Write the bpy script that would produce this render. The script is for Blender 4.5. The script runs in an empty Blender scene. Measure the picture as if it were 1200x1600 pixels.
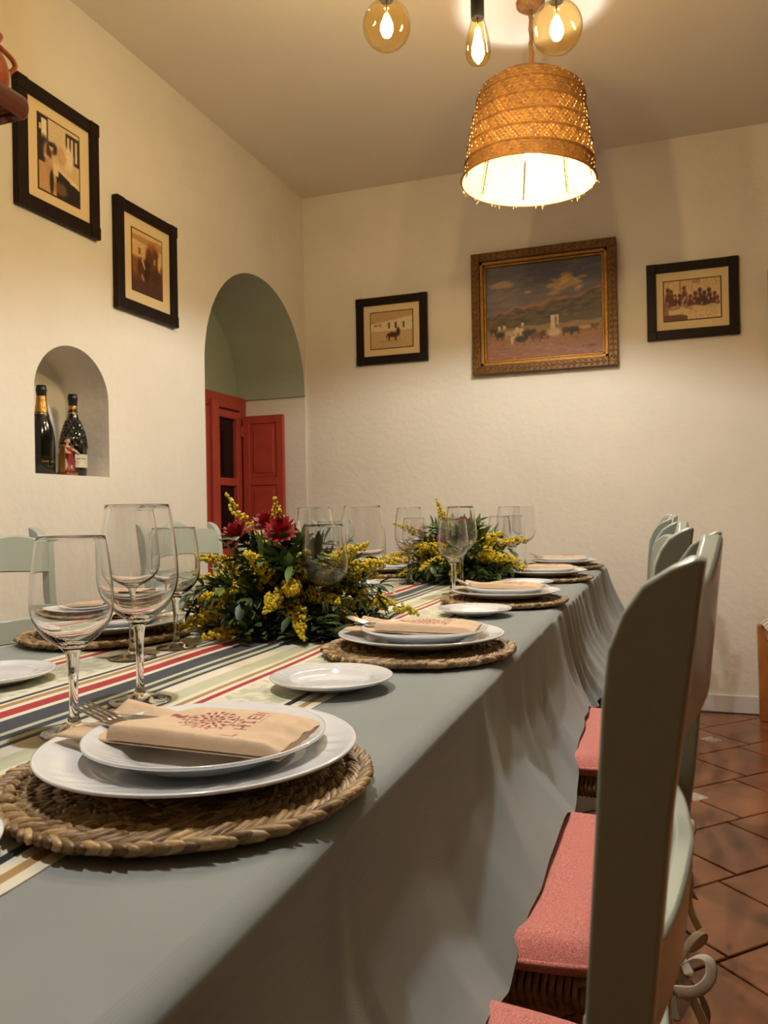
import bpy, math, random
import numpy as np
from mathutils import Vector, Matrix
from bpy_extras.object_utils import world_to_camera_view

random.seed(7); rng = np.random.default_rng(7)
SC = bpy.context.scene
COL = SC.collection
PI = math.pi
sin, cos = math.sin, math.cos

# ------------------------------------------------------------------ camera
yaw, pitch, roll = math.radians(19.521), math.radians(0.0626), math.radians(-0.976)
fw = Vector((-sin(yaw) * cos(pitch), cos(yaw) * cos(pitch), sin(pitch)))
r0 = Vector((cos(yaw), sin(yaw), 0)); u0 = r0.cross(fw)
r1 = r0 * cos(roll) + u0 * sin(roll); u1 = u0 * cos(roll) - r0 * sin(roll)
cam = bpy.data.cameras.new('camera'); camo = bpy.data.objects.new('camera', cam); COL.objects.link(camo)
M4 = Matrix((r1, u1, -fw)).transposed().to_4x4(); M4.translation = (0, 0, 1.0)
camo.matrix_world = M4
cam.sensor_fit = 'VERTICAL'; cam.sensor_height = 36.0; cam.lens = 1236.29 / 1600 * 36
cam.clip_start = 0.01; cam.clip_end = 60
cam.dof.use_dof = True; cam.dof.focus_distance = 1.15; cam.dof.aperture_fstop = 15.0
SC.camera = camo

# ------------------------------------------------------------------ world, exposure
w = bpy.data.worlds.new('world'); SC.world = w; w.use_nodes = True
w.node_tree.nodes['Background'].inputs[0].default_value = (0.01, 0.012, 0.02, 1)
w.node_tree.nodes['Background'].inputs[1].default_value = 1.0
SC.view_settings.view_transform = 'Standard'; SC.view_settings.look = 'None'
SC.view_settings.exposure = 0.0; SC.view_settings.gamma = 1.0
SC.view_settings.use_curve_mapping = False
cy = SC.cycles
cy.use_denoising = True; cy.max_bounces = 14; cy.diffuse_bounces = 5; cy.glossy_bounces = 5
cy.transmission_bounces = 12; cy.transparent_max_bounces = 24
cy.caustics_reflective = False; cy.caustics_refractive = False
cy.sample_clamp_indirect = 6.0; cy.blur_glossy = 0.5

BASKET_L = 1500.0     # radiance of the bulbs inside the two straw shades
BASKET_C = (1.0, 1.02, 1.0)
EDISON_L = 800.0      # radiance of the filament bulbs
EDISON_C = (1.0, 0.86, 0.66)

# room numbers
XL, YB, ZC = -1.95, 4.18, 2.83
XR, YF = 4.6, -4.5
TX0, TX1, TY0, TY1, TZ = -1.24, -0.255, 0.12, 3.74, 0.75

# ------------------------------------------------------------------ helpers
def lin(c):
    return tuple(((x / 255.0) / 12.92 if x / 255.0 <= 0.04045 else ((x / 255.0 + 0.055) / 1.055) ** 2.4) for x in c)

def lin_np(a):
    a = np.clip(a, 0, 1)
    return np.where(a <= 0.04045, a / 12.92, ((a + 0.055) / 1.055) ** 2.4)

def nodes_of(m):
    m.use_nodes = True
    return m.node_tree.nodes, m.node_tree.links

def mat(name, col, rough=0.6, metal=0.0, var=0.0, vscale=8.0, bump=0.0, bscale=60.0, coat=0.0, sheen=0.0, spec=0.5, objvar=0.0, attr=None, detail=4.0):
    m = bpy.data.materials.new(name); n, l = nodes_of(m)
    p = n['Principled BSDF']
    c = lin(col) + (1,)
    p.inputs['Base Color'].default_value = c
    p.inputs['Roughness'].default_value = rough
    p.inputs['Metallic'].default_value = metal
    p.inputs['Coat Weight'].default_value = coat
    p.inputs['Coat Roughness'].default_value = 0.12
    p.inputs['Sheen Weight'].default_value = sheen
    p.inputs['Specular IOR Level'].default_value = spec
    tc = n.new('ShaderNodeTexCoord')
    src = None
    if attr:
        a = n.new('ShaderNodeVertexColor'); a.layer_name = attr; src = a.outputs['Color']
        l.new(src, p.inputs['Base Color'])
    if var > 0:
        t = n.new('ShaderNodeTexNoise'); t.inputs['Scale'].default_value = vscale; t.inputs['Detail'].default_value = detail
        l.new(tc.outputs['Object'], t.inputs['Vector'])
        r = n.new('ShaderNodeMapRange'); r.inputs['From Min'].default_value = 0.3; r.inputs['From Max'].default_value = 0.7
        r.inputs['To Min'].default_value = 1 - var; r.inputs['To Max'].default_value = 1 + var
        l.new(t.outputs['Fac'], r.inputs['Value'])
        mx = n.new('ShaderNodeMix'); mx.data_type = 'RGBA'; mx.blend_type = 'MULTIPLY'; mx.inputs['Factor'].default_value = 1
        if src: l.new(src, mx.inputs[6])
        else: mx.inputs[6].default_value = c
        l.new(r.outputs['Result'], mx.inputs[7]); src = mx.outputs[2]
        l.new(src, p.inputs['Base Color'])
    if objvar > 0:
        oi = n.new('ShaderNodeObjectInfo'); hs = n.new('ShaderNodeHueSaturation')
        r = n.new('ShaderNodeMapRange'); r.inputs['To Min'].default_value = 1 - objvar; r.inputs['To Max'].default_value = 1 + objvar
        l.new(oi.outputs['Random'], r.inputs['Value']); l.new(r.outputs['Result'], hs.inputs['Value'])
        if src: l.new(src, hs.inputs['Color'])
        else: hs.inputs['Color'].default_value = c
        l.new(hs.outputs['Color'], p.inputs['Base Color'])
    if bump > 0:
        t = n.new('ShaderNodeTexNoise'); t.inputs['Scale'].default_value = bscale; t.inputs['Detail'].default_value = 5
        l.new(tc.outputs['Object'], t.inputs['Vector'])
        b = n.new('ShaderNodeBump'); b.inputs['Strength'].default_value = bump; b.inputs['Distance'].default_value = 0.01
        l.new(t.outputs['Fac'], b.inputs['Height']); l.new(b.outputs['Normal'], p.inputs['Normal'])
    return m

def weave_mat(name, col, scale, contrast, rough=0.9, bump=0.3, sheen=0.2, var=0.05, dist=0.001):
    m = mat(name, col, rough, var=var, vscale=9, sheen=sheen, spec=0.2)
    n, l = nodes_of(m); p = n['Principled BSDF']
    tc = n.new('ShaderNodeTexCoord')
    ws = []
    for ax in ('X', 'Y', 'Z'):
        wv = n.new('ShaderNodeTexWave'); wv.bands_direction = ax; wv.inputs['Scale'].default_value = scale
        wv.inputs['Distortion'].default_value = 1.5; wv.inputs['Detail'].default_value = 2; wv.inputs['Detail Scale'].default_value = 3
        l.new(tc.outputs['Object'], wv.inputs['Vector']); ws.append(wv)
    a = n.new('ShaderNodeMath'); a.operation = 'ADD'; l.new(ws[0].outputs['Fac'], a.inputs[0]); l.new(ws[1].outputs['Fac'], a.inputs[1])
    a2 = n.new('ShaderNodeMath'); a2.operation = 'ADD'; l.new(a.outputs[0], a2.inputs[0]); l.new(ws[2].outputs['Fac'], a2.inputs[1])
    nz = n.new('ShaderNodeTexNoise'); nz.inputs['Scale'].default_value = scale * 2.2; l.new(tc.outputs['Object'], nz.inputs['Vector'])
    a3 = n.new('ShaderNodeMath'); a3.operation = 'ADD'; l.new(a2.outputs[0], a3.inputs[0]); l.new(nz.outputs['Fac'], a3.inputs[1])
    r = n.new('ShaderNodeMapRange'); r.inputs['From Min'].default_value = 0.8; r.inputs['From Max'].default_value = 3.0
    r.inputs['To Min'].default_value = 1 - contrast; r.inputs['To Max'].default_value = 1 + contrast
    l.new(a3.outputs[0], r.inputs['Value'])
    mx = n.new('ShaderNodeMix'); mx.data_type = 'RGBA'; mx.blend_type = 'MULTIPLY'; mx.inputs['Factor'].default_value = 1
    old = p.inputs['Base Color'].links
    if old: l.new(old[0].from_socket, mx.inputs[6])
    else: mx.inputs[6].default_value = lin(col) + (1,)
    l.new(r.outputs['Result'], mx.inputs[7]); l.new(mx.outputs[2], p.inputs['Base Color'])
    b = n.new('ShaderNodeBump'); b.inputs['Strength'].default_value = bump; b.inputs['Distance'].default_value = dist
    l.new(a3.outputs[0], b.inputs['Height']); l.new(b.outputs['Normal'], p.inputs['Normal'])
    return m

def emit(name, col, strength):
    m = bpy.data.materials.new(name); n, l = nodes_of(m)
    n.remove(n['Principled BSDF']); e = n.new('ShaderNodeEmission')
    e.inputs[0].default_value = tuple(col) + (1,); e.inputs[1].default_value = strength
    l.new(e.outputs[0], n['Material Output'].inputs[0]); return m

def thin_glass(name, tint=(1, 1, 1), ior=1.5, rough=0.0, refl=1.0, edge=0.35):
    """a thin shell of glass: clear straight through, reflecting by the Fresnel law"""
    m = bpy.data.materials.new(name); n, l = nodes_of(m); n.remove(n['Principled BSDF'])
    t = n.new('ShaderNodeBsdfTransparent'); t.inputs[0].default_value = tuple(tint) + (1,)
    g = n.new('ShaderNodeBsdfGlossy'); g.inputs['Roughness'].default_value = rough
    f = n.new('ShaderNodeLayerWeight'); f.inputs['Blend'].default_value = 0.5
    pw = n.new('ShaderNodeMath'); pw.operation = 'POWER'; pw.inputs[1].default_value = 4.0; l.new(f.outputs['Facing'], pw.inputs[0])
    mu = n.new('ShaderNodeMath'); mu.operation = 'MULTIPLY_ADD'; mu.inputs[1].default_value = 0.85 * refl; mu.inputs[2].default_value = 0.05 * refl; l.new(pw.outputs[0], mu.inputs[0])
    p2 = n.new('ShaderNodeMath'); p2.operation = 'POWER'; p2.inputs[1].default_value = 5.0; l.new(f.outputs['Facing'], p2.inputs[0])
    cm = n.new('ShaderNodeMix'); cm.data_type = 'RGBA'; cm.inputs[6].default_value = tuple(tint) + (1,); cm.inputs[7].default_value = tuple(q * edge for q in tint) + (1,)
    l.new(p2.outputs[0], cm.inputs['Factor']); l.new(cm.outputs[2], t.inputs[0])
    mx = n.new('ShaderNodeMixShader'); l.new(mu.outputs[0], mx.inputs[0]); l.new(t.outputs[0], mx.inputs[1]); l.new(g.outputs[0], mx.inputs[2])
    l.new(mx.outputs[0], n['Material Output'].inputs[0]); return m

def solid_glass(name, col=(1, 1, 1), ior=1.5):
    m = bpy.data.materials.new(name); n, l = nodes_of(m); p = n['Principled BSDF']
    p.inputs['Base Color'].default_value = tuple(col) + (1,); p.inputs['Transmission Weight'].default_value = 1
    p.inputs['Roughness'].default_value = 0.0; p.inputs['IOR'].default_value = ior
    return m

class MB:
    def __init__(s): s.v = []; s.f = []; s.mi = []; s.col = []; s.cc = None; s.m = 0
    def add(s, vs, fs):
        o = len(s.v); s.v += [tuple(v) for v in vs]
        s.f += [tuple(i + o for i in f) for f in fs]; s.mi += [s.m] * len(fs)
        if s.cc is not None: s.col += [s.cc] * len(vs)
        return s
    def box(s, c, d, mtx=None):
        x, y, z = (q / 2 for q in d)
        vs = [Vector((sx * x, sy * y, sz * z)) for sx in (-1, 1) for sy in (-1, 1) for sz in (-1, 1)]
        if mtx: vs = [mtx @ v for v in vs]
        vs = [v + Vector(c) for v in vs]
        return s.add(vs, [(0, 1, 3, 2), (4, 6, 7, 5), (0, 4, 5, 1), (2, 3, 7, 6), (0, 2, 6, 4), (1, 5, 7, 3)])
    def prism(s, pts, a, b, axis='y'):
        """polygon pts (2D) extruded between a and b along axis"""
        n = len(pts)
        def P(p, t):
            return {'y': (p[0], t, p[1]), 'x': (t, p[0], p[1]), 'z': (p[0], p[1], t)}[axis]
        vs = [P(p, a) for p in pts] + [P(p, b) for p in pts]
        fs = [tuple(range(n)), tuple(range(2 * n - 1, n - 1, -1))] + [(i, i + n, (i + 1) % n + n, (i + 1) % n) for i in range(n)]
        return s.add(vs, fs)
    def tube(s, pts, rad, n=8, cap=True, flat=1.0):
        pts = [Vector(p) for p in pts]; k = len(pts)
        if not hasattr(rad, '__len__'): rad = [rad] * k
        vs = []; up = Vector((0, 0, 1))
        for i, p in enumerate(pts):
            t = (pts[min(i + 1, k - 1)] - pts[max(i - 1, 0)]).normalized()
            if abs(t.dot(up)) > 0.95: up = Vector((1, 0, 0)) if abs(t.x) < 0.9 else Vector((0, 1, 0))
            a = t.cross(up).normalized(); b = a.cross(t).normalized(); up = b
            vs += [p + a * (rad[i] * cos(2 * PI * j / n)) + b * (rad[i] * flat * sin(2 * PI * j / n)) for j in range(n)]
        fs = [(i * n + j, i * n + (j + 1) % n, (i + 1) * n + (j + 1) % n, (i + 1) * n + j) for i in range(k - 1) for j in range(n)]
        if cap: fs += [tuple(range(n - 1, -1, -1)), tuple((k - 1) * n + j for j in range(n))]
        return s.add(vs, fs)
    def lathe(s, prof, n=32, c=(0, 0, 0), closed=False):
        vs = []; k = len(prof)
        for r, z in prof:
            vs += [(c[0] + r * cos(2 * PI * j / n), c[1] + r * sin(2 * PI * j / n), c[2] + z) for j in range(n)]
        kk = k if closed else k - 1
        fs = [(i * n + j, i * n + (j + 1) % n, ((i + 1) % k) * n + (j + 1) % n, ((i + 1) % k) * n + j) for i in range(kk) for j in range(n)]
        return s.add(vs, fs)
    def ellipsoid(s, c, axes, n=6, m=4):
        """axes: three vectors (half-axes)"""
        c = Vector(c); A, B, D = (Vector(a) for a in axes)
        vs = [c - D]
        for i in range(1, m):
            ph = -PI / 2 + PI * i / m
            vs += [c + (A * cos(2 * PI * j / n) + B * sin(2 * PI * j / n)) * cos(ph) + D * sin(ph) for j in range(n)]
        vs.append(c + D)
        fs = [(0, 1 + (j + 1) % n, 1 + j) for j in range(n)]
        for i in range(m - 2):
            fs += [(1 + i * n + j, 1 + i * n + (j + 1) % n, 1 + (i + 1) * n + (j + 1) % n, 1 + (i + 1) * n + j) for j in range(n)]
        L = len(vs) - 1; b = 1 + (m - 2) * n
        fs += [(b + j, b + (j + 1) % n, L) for j in range(n)]
        return s.add(vs, fs)
    def grid(s, P, nu, nv):
        vs = [P(i / (nu - 1), j / (nv - 1)) for i in range(nu) for j in range(nv)]
        return s.add(vs, [(i * nv + j, (i + 1) * nv + j, (i + 1) * nv + j + 1, i * nv + j + 1) for i in range(nu - 1) for j in range(nv - 1)])
    def mesh(s, name, mats, smooth=False):
        me = bpy.data.meshes.new(name); me.from_pydata(s.v, [], s.f)
        for m in (mats if isinstance(mats, (list, tuple)) else [mats]): me.materials.append(m)
        if isinstance(mats, (list, tuple)): me.polygons.foreach_set('material_index', s.mi)
        if s.col:
            a = me.color_attributes.new('col', 'FLOAT_COLOR', 'POINT')
            a.data.foreach_set('color', np.array([tuple(c) + (1,) for c in s.col], dtype=np.float32).ravel())
        if smooth: me.polygons.foreach_set('use_smooth', [True] * len(s.f))
        me.update(); return me
    def build(s, name, mats, parent=None, smooth=False, bevel=0, seg=2, loc=None, subsurf=0, autosmooth=False, solid=0):
        me = s.mesh(name, mats, smooth or autosmooth)
        o = bpy.data.objects.new(name, me); COL.objects.link(o)
        if parent: o.parent = parent
        if loc: o.location = loc
        if autosmooth: me.set_sharp_from_angle(angle=math.radians(40))
        if solid:
            b = o.modifiers.new('solid', 'SOLIDIFY'); b.thickness = solid; b.offset = -1
        if bevel:
            b = o.modifiers.new('bevel', 'BEVEL'); b.width = bevel; b.segments = seg; b.limit_method = 'ANGLE'
        if subsurf:
            b = o.modifiers.new('sub', 'SUBSURF'); b.levels = subsurf; b.render_levels = subsurf
        return o

def tag(o, label=None, cat=None, group=None, kind=None):
    if label: o['label'] = label
    if cat: o['category'] = cat
    if group: o['group'] = group
    if kind: o['kind'] = kind
    return o

def thing(name, label, cat, loc=(0, 0, 0), rz=0.0, group=None):
    o = bpy.data.objects.new(name, None); o.empty_display_size = 0.05; COL.objects.link(o)
    o.location = loc; o.rotation_euler = (0, 0, rz)
    return tag(o, label, cat, group)

def clone(o, parent=None, loc=None, rz=None, label=None):
    c = o.copy(); COL.objects.link(c)
    if parent: c.parent = parent
    if loc is not None: c.location = loc
    if rz is not None: c.rotation_euler = (o.rotation_euler[0], o.rotation_euler[1], rz)
    if label: c['label'] = label
    for ch in list(o.children): clone(ch, c)
    return c

ORD = ['nearest the camera', 'second from the camera', 'third from the camera', 'fourth from the camera', 'nearest the back wall']

# ------------------------------------------------------------------ materials
M = {}
M['wall'] = mat('plaster_cream', (230, 222, 207), 0.9, var=0.035, vscale=3.0, bump=0.35, bscale=28, spec=0.2)
M['ceil'] = mat('plaster_ceiling', (222, 213, 198), 0.92, var=0.03, vscale=2.0, bump=0.1, bscale=20, spec=0.2)
M['green'] = mat('green_limewash', (172, 180, 160), 0.9, var=0.05, vscale=4, bump=0.25, bscale=25, spec=0.2)
M['white'] = mat('white_paint', (222, 216, 206), 0.5, var=0.03)
M['red'] = mat('red_painted_wood', (172, 66, 48), 0.5, var=0.08, vscale=14, bump=0.08, bscale=50)
M['dark'] = mat('dark_wood_frame', (30, 17, 10), 0.5, var=0.2, vscale=30, spec=0.2)
M['shelf'] = mat('varnished_mahogany', (92, 34, 18), 0.22, var=0.15, vscale=18, coat=0.5)
M['gilt_dark'] = mat('recess_dark_gilding', (96, 64, 26), 0.45, metal=0.3, var=0.3, vscale=60)  # recess darkening put into the rail colour, so the brighter ornament stands out
M['gold'] = mat('gilded_wood', (150, 106, 42), 0.36, metal=0.55, var=0.25, vscale=60, bump=0.3, bscale=120)
M['card'] = mat('cream_mount_card', (226, 202, 156), 0.9)
M['darkline'] = mat('brown_mount_line', (70, 45, 22), 0.8)
M['black'] = mat('black_metal', (7, 6, 6), 0.9, spec=0.04)
M['pane'] = mat('dark_night_pane', (12, 13, 13), 0.08, spec=0.5)
M['cloth'] = weave_mat('grey_linen_cloth', (143, 150, 149), 420, 0.06, bump=0.25, sheen=0.25, var=0.05)
M['porc'] = mat('white_porcelain', (232, 234, 236), 0.12, coat=0.4)
M['paper'] = mat('kraft_linen_pouch', (214, 178, 138), 0.85, attr='col', var=0.05, vscale=70, bump=0.15, bscale=150)
M['paper2'] = mat('kraft_linen_inner', (206, 178, 146), 0.85, var=0.05, vscale=70, bump=0.15, bscale=150)
M['steel'] = mat('polished_steel', (200, 196, 190), 0.14, metal=1.0)
M['straw'] = mat('seagrass_braid', (150, 120, 80), 0.45, attr='col', var=0.22, vscale=140)
M['strawdk'] = mat('seagrass_under', (70, 50, 30), 0.9)
M['sage'] = mat('sage_green_paint', (166, 174, 161), 0.3, var=0.03, vscale=10, coat=0.25)
M['pink'] = mat('pink_woven_cushion', (224, 138, 129), 0.9, var=0.38, vscale=620, detail=2.0, bump=0.4, bscale=700, sheen=0.3, spec=0.2)
M['rush'] = mat('rush_straw', (152, 112, 62), 0.7, var=0.35, vscale=60)
M['tie'] = mat('beige_ribbon', (186, 170, 148), 0.85, var=0.2, vscale=60)
M['tile'] = mat('terracotta_tile', (146, 90, 54), 0.22, var=0.16, vscale=5, objvar=0.16, bump=0.05, bscale=14, detail=6)
M['tilew'] = mat('white_inset_tile', (205, 190, 172), 0.25, var=0.3, vscale=70)
M['grout'] = mat('dark_grout', (62, 46, 36), 0.9, var=0.15, vscale=30)
M['bowl'] = thin_glass('wine_glass_bowl', (0.985, 0.99, 0.985), 1.45, refl=1.0)
M['stem'] = solid_glass('wine_glass_stem', (1, 1, 1), 1.5)
M['amber'] = thin_glass('amber_bulb_glass', (1.0, 0.86, 0.55), 1.5, refl=1.0)
M['basket'] = None
M['rope'] = mat('esparto_rope', (135, 95, 50), 0.85, var=0.3, vscale=80)
M['bulb'] = emit('warm_white_bulb', BASKET_C, BASKET_L)
M['bulbneck'] = emit('frosted_bulb_neck', BASKET_C, BASKET_L * 0.2)
M['fil'] = emit('edison_filament', EDISON_C, EDISON_L)
M['brass'] = mat('brass_cap', (170, 130, 60), 0.3, metal=1.0)
M['leaf'] = mat('dark_green_leaf', (44, 66, 32), 0.45, attr='col', var=0.2, vscale=50)
M['yellow'] = mat('goldenrod_yellow', (228, 186, 22), 0.7, attr='col', var=0.12, vscale=90)
M['petal'] = mat('crimson_petal', (168, 32, 34), 0.55, attr='col', var=0.2, vscale=60)
M['soil'] = mat('dark_floral_foam', (24, 30, 16), 0.95)
M['bottle'] = mat('dark_bottle_glass', (9, 12, 8), 0.06, coat=0.5)
M['foil'] = mat('gold_foil', (186, 136, 62), 0.3, metal=0.85, bump=0.4, bscale=90)
M['capblk'] = mat('black_capsule', (14, 12, 11), 0.4)
M['label'] = mat('cream_bottle_label', (206, 196, 172), 0.7)
M['terra'] = mat('glazed_terracotta', (156, 74, 24), 0.25, var=0.25, vscale=14, coat=0.4)
M['oak'] = mat('honey_oak', (176, 112, 58), 0.35, var=0.15, vscale=10, coat=0.2)
M['figred'] = mat('figurine_red', (130, 28, 24), 0.35); M['figgold'] = mat('figurine_gold', (150, 106, 52), 0.3, metal=0.4)
M['figskin'] = mat('figurine_skin', (200, 160, 128), 0.5); M['fighair'] = mat('figurine_hair', (60, 38, 22), 0.5)
def basket_mat():
    m = mat('esparto_weave', (150, 108, 50), 0.75, attr='col', var=0.25, vscale=90); n, l = nodes_of(m); p = n['Principled BSDF']
    t = n.new('ShaderNodeBsdfTranslucent'); t.inputs[0].default_value = lin((205, 130, 45)) + (1,)
    mx = n.new('ShaderNodeMixShader'); mx.inputs[0].default_value = 0.05
    l.new(p.outputs[0], mx.inputs[1]); l.new(t.outputs[0], mx.inputs[2]); l.new(mx.outputs[0], n['Material Output'].inputs[0]); return m
M['basket'] = basket_mat()
RUN = [weave_mat('runner_cream', (232, 226, 206), 420, 0.05, var=0.04), weave_mat('runner_navy', (66, 70, 80), 420, 0.1, var=0.08),
       weave_mat('runner_red', (176, 52, 56), 420, 0.08, var=0.05), weave_mat('runner_tan', (176, 140, 90), 420, 0.08, var=0.05),
       weave_mat('runner_sage', (202, 204, 174), 420, 0.06, var=0.05), weave_mat('runner_black', (40, 42, 48), 420, 0.1, var=0.05)]
def ornament_mat():
    m = weave_mat('runner_damask', (214, 214, 188), 420, 0.05); n, l = nodes_of(m); p = n['Principled BSDF']
    tc = n.new('ShaderNodeTexCoord'); t = n.new('ShaderNodeTexNoise'); t.inputs['Scale'].default_value = 26; t.inputs['Distortion'].default_value = 2.2
    l.new(tc.outputs['Object'], t.inputs['Vector'])
    cr = n.new('ShaderNodeValToRGB'); cr.color_ramp.elements[0].position = 0.46; cr.color_ramp.elements[1].position = 0.54
    cr.color_ramp.elements[0].color = lin((196, 200, 172)) + (1,); cr.color_ramp.elements[1].color = lin((228, 222, 202)) + (1,)
    l.new(t.outputs['Fac'], cr.inputs[0]); l.new(cr.outputs[0], p.inputs['Base Color']); return m
RUN.append(ornament_mat())

# ------------------------------------------------------------------ room shell
def struct(o): return tag(o, kind='structure')
# left wall: columns along y with the niche and the arched window recess cut out
NY0, NY1, NZ0, NSP = 2.072, 2.443, 1.150, 1.425
AY0, AY1, AZ0, ASP = 3.105, 4.165, 0.30, 1.690
def niche_top(y): t = (y - (NY0 + NY1) / 2) / ((NY1 - NY0) / 2); return NSP + 0.178 * math.sqrt(max(0, 1 - t * t))
def arch_top(y): t = (y - (AY0 + AY1) / 2) / ((AY1 - AY0) / 2); return ASP + 0.535 * math.sqrt(max(0, 1 - abs(t) ** 2.1))
ys = [YF]
def cosp(a, b, n): return [(a + b) / 2 - (b - a) / 2 * cos(PI * i / n) for i in range(n + 1)]
ny = cosp(NY0, NY1, 28); ay = cosp(AY0, AY1, 40)
wb = MB()
def colm(a, b, zl, zh, lo0, lo1, hi0, hi1):
    pass
def quad(y0, z0a, z0b, y1, z1a, z1b):
    wb.add([(XL, y0, z0a), (XL, y1, z1a), (XL, y1, z1b), (XL, y0, z0b)], [(0, 1, 2, 3)])
quad(YF, 0, ZC, NY0, 0, ZC)
for a, b in zip(ny[:-1], ny[1:]):
    quad(a, 0, NZ0, b, 0, NZ0); quad(a, niche_top(a), ZC, b, niche_top(b), ZC)
quad(NY1, 0, ZC, AY0, 0, ZC)
for a, b in zip(ay[:-1], ay[1:]):
    quad(a, 0, AZ0, b, 0, AZ0); quad(a, arch_top(a), ZC, b, arch_top(b), ZC)
quad(AY1, 0, ZC, YB, 0, ZC)
# niche interior
ND = 0.20
prof = [(NY0, NZ0)] + [(y, niche_top(y)) for y in ny] + [(NY1, NZ0)]
for (a, za), (b, zb) in zip(prof, prof[1:] + prof[:1]):
    wb.add([(XL, a, za), (XL, b, zb), (XL - ND, b, zb), (XL - ND, a, za)], [(0, 1, 2, 3)])
wb.add([(XL - ND, a, z) for a, z in prof], [tuple(range(len(prof)))])
# recess: jambs, sill and outer wall in cream
AD = 0.445
for y in (AY0, AY1):
    wb.add([(XL, y, AZ0), (XL - AD, y, AZ0), (XL - AD, y, ASP), (XL, y, ASP)], [(0, 1, 2, 3)])
wb.add([(XL, AY0, AZ0), (XL, AY1, AZ0), (XL - AD, AY1, AZ0), (XL - AD, AY0, AZ0)], [(0, 1, 2, 3)])
wl = struct(wb.build('wall_left', M['wall']))
gb = MB()
for a, b in zip(ay[:-1], ay[1:]):
    gb.add([(XL, a, arch_top(a)), (XL, b, arch_top(b)), (XL - AD, b, arch_top(b)), (XL - AD, a, arch_top(a))], [(0, 1, 2, 3)])
gb.add([(XL - AD, AY0, ASP)] + [(XL - AD, y, arch_top(y)) for y in ay] + [(XL - AD, AY1, ASP)], [tuple(range(len(ay) + 2))])
gv = gb.build('arch_vault', M['green'], wl, smooth=True); gv.data.set_sharp_from_angle(angle=0.6)
gv['label'] = 'grey green painted vault of the arched recess'
lb = MB(); lb.box((XL - AD / 2 + 0.004, AY1 - 0.006, ASP - 0.004), (AD, 0.016, 0.010))
lb.build('vault_ledge', M['green'], wl)
# small crumbled step of plaster at the left springing of the arch
pb = MB(); pb.box((XL - 0.05, AY0 - 0.004, ASP + 0.08), (0.1, 0.012, 0.16)); 
struct(MB().box(((XL + XR) / 2, YB + 0.06, ZC / 2), (XR - XL + 0.0, 0.12, ZC)).build('wall_back', M['wall']))
struct(MB().box((XR + 0.06, (YB + YF) / 2, ZC / 2), (0.12, YB - YF, ZC)).build('wall_right', M['wall']))
struct(MB().box(((XL + XR) / 2, YF - 0.06, ZC / 2), (XR - XL, 0.12, ZC)).build('wall_front', M['wall']))
struct(MB().box(((XL + XR) / 2, (YB + YF) / 2, ZC + 0.06), (XR - XL + 0.3, YB - YF + 0.3, 0.12)).build('ceiling', M['ceil']))
struct(MB().box(((XL + XR) / 2, YB - 0.007, 0.046), (XR - XL, 0.014, 0.084)).build('baseboard_back', M['white'], bevel=0.003))
struct(MB().box((XL + 0.007, (YF + AY0) / 2, 0.046), (0.014, AY0 - YF, 0.084)).build('baseboard_left', M['white'], bevel=0.003))

# floor of terracotta squares set diagonally with small white insets between them
fl = struct(MB().box(((XL + XR) / 2, (YB + YF) / 2, -0.045), (XR - XL, YB - YF, 0.08)).build('floor', M['grout']))
TA, TB, G = 0.272, 0.072, 0.007
s2 = 2 ** 0.5
def uv2xy(u, v): return ((u - v) / s2, (u + v) / s2)
def clip(poly):
    for ax, lim, sg in ((0, XL + 0.015, 1), (0, XR, -1), (1, YF, 1), (1, YB - 0.016, -1)):
        out = []
        for i in range(len(poly)):
            p, q = poly[i], poly[(i + 1) % len(poly)]
            dp, dq = sg * (p[ax] - lim), sg * (q[ax] - lim)
            if dp >= 0: out.append(p)
            if dp * dq < 0:
                t = dp / (dp - dq); out.append((p[0] + t * (q[0] - p[0]), p[1] + t * (q[1] - p[1])))
        poly = out
        if len(poly) < 3: return None
    return poly
U0, V0 = 1.7045, 1.537 - TA
far = MB(); farw = MB()
big_me = small_me = None
tiles = []
for i in range(-40, 41):
    for j in range(-40, 41):
        u = U0 + i * TA + (j % 8) * TB; v = V0 + j * TA
        tiles.append((u, v, TA, 0))
        if (i % 3 == 0 and j % 2 == 1) and not (-0.1 < uv2xy(u, v)[0] < 0.5 and 1.0 < uv2xy(u, v)[1] < 4.2): tiles.append((u - TB / 2, v - TB / 2, TB, 1))
for (cx, cyy) in ((0.172, 3.678), (0.082, 2.935)):
    tiles.append(((cx + cyy) / s2 - TB / 2, (cyy - cx) / s2 - TB / 2, TB, 1))
for (a, b, sz, wh) in tiles:
    full = [uv2xy(a + G / 2, b + G / 2), uv2xy(a + sz - G / 2, b + G / 2), uv2xy(a + sz - G / 2, b + sz - G / 2), uv2xy(a + G / 2, b + sz - G / 2)]
    poly = clip(full)
    if not poly: continue
    cx, cyy = uv2xy(a + sz / 2, b + sz / 2)
    near = -0.30 < cx < 1.0 and 1.0 < cyy < 4.4
    m = M['tilew'] if wh else M['tile']
    if not near:
        (farw if wh else far).prism(poly, -0.006, 0.0015 * wh, 'z'); continue
    whole = len(poly) == 4 and all(abs(p[0] - q[0]) + abs(p[1] - q[1]) < 1e-9 for p, q in zip(poly, full))
    nm = 'inset_tile' if wh else 'floor_tile'
    if whole and (small_me if wh else big_me):
        o = bpy.data.objects.new(nm, small_me if wh else big_me); COL.objects.link(o)
    else:
        o = MB().prism([(p[0] - cx, p[1] - cyy) for p in poly], -0.006, 0.0, 'z').build(nm, m)
        if whole:
            if wh: small_me = o.data
            else: big_me = o.data
    o.location = (cx, cyy, 0.0016 if wh else random.uniform(-0.0006, 0.0004)); o.parent = fl
    bv = o.modifiers.new('bevel', 'BEVEL'); bv.width = 0.002; bv.segments = 1
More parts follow.
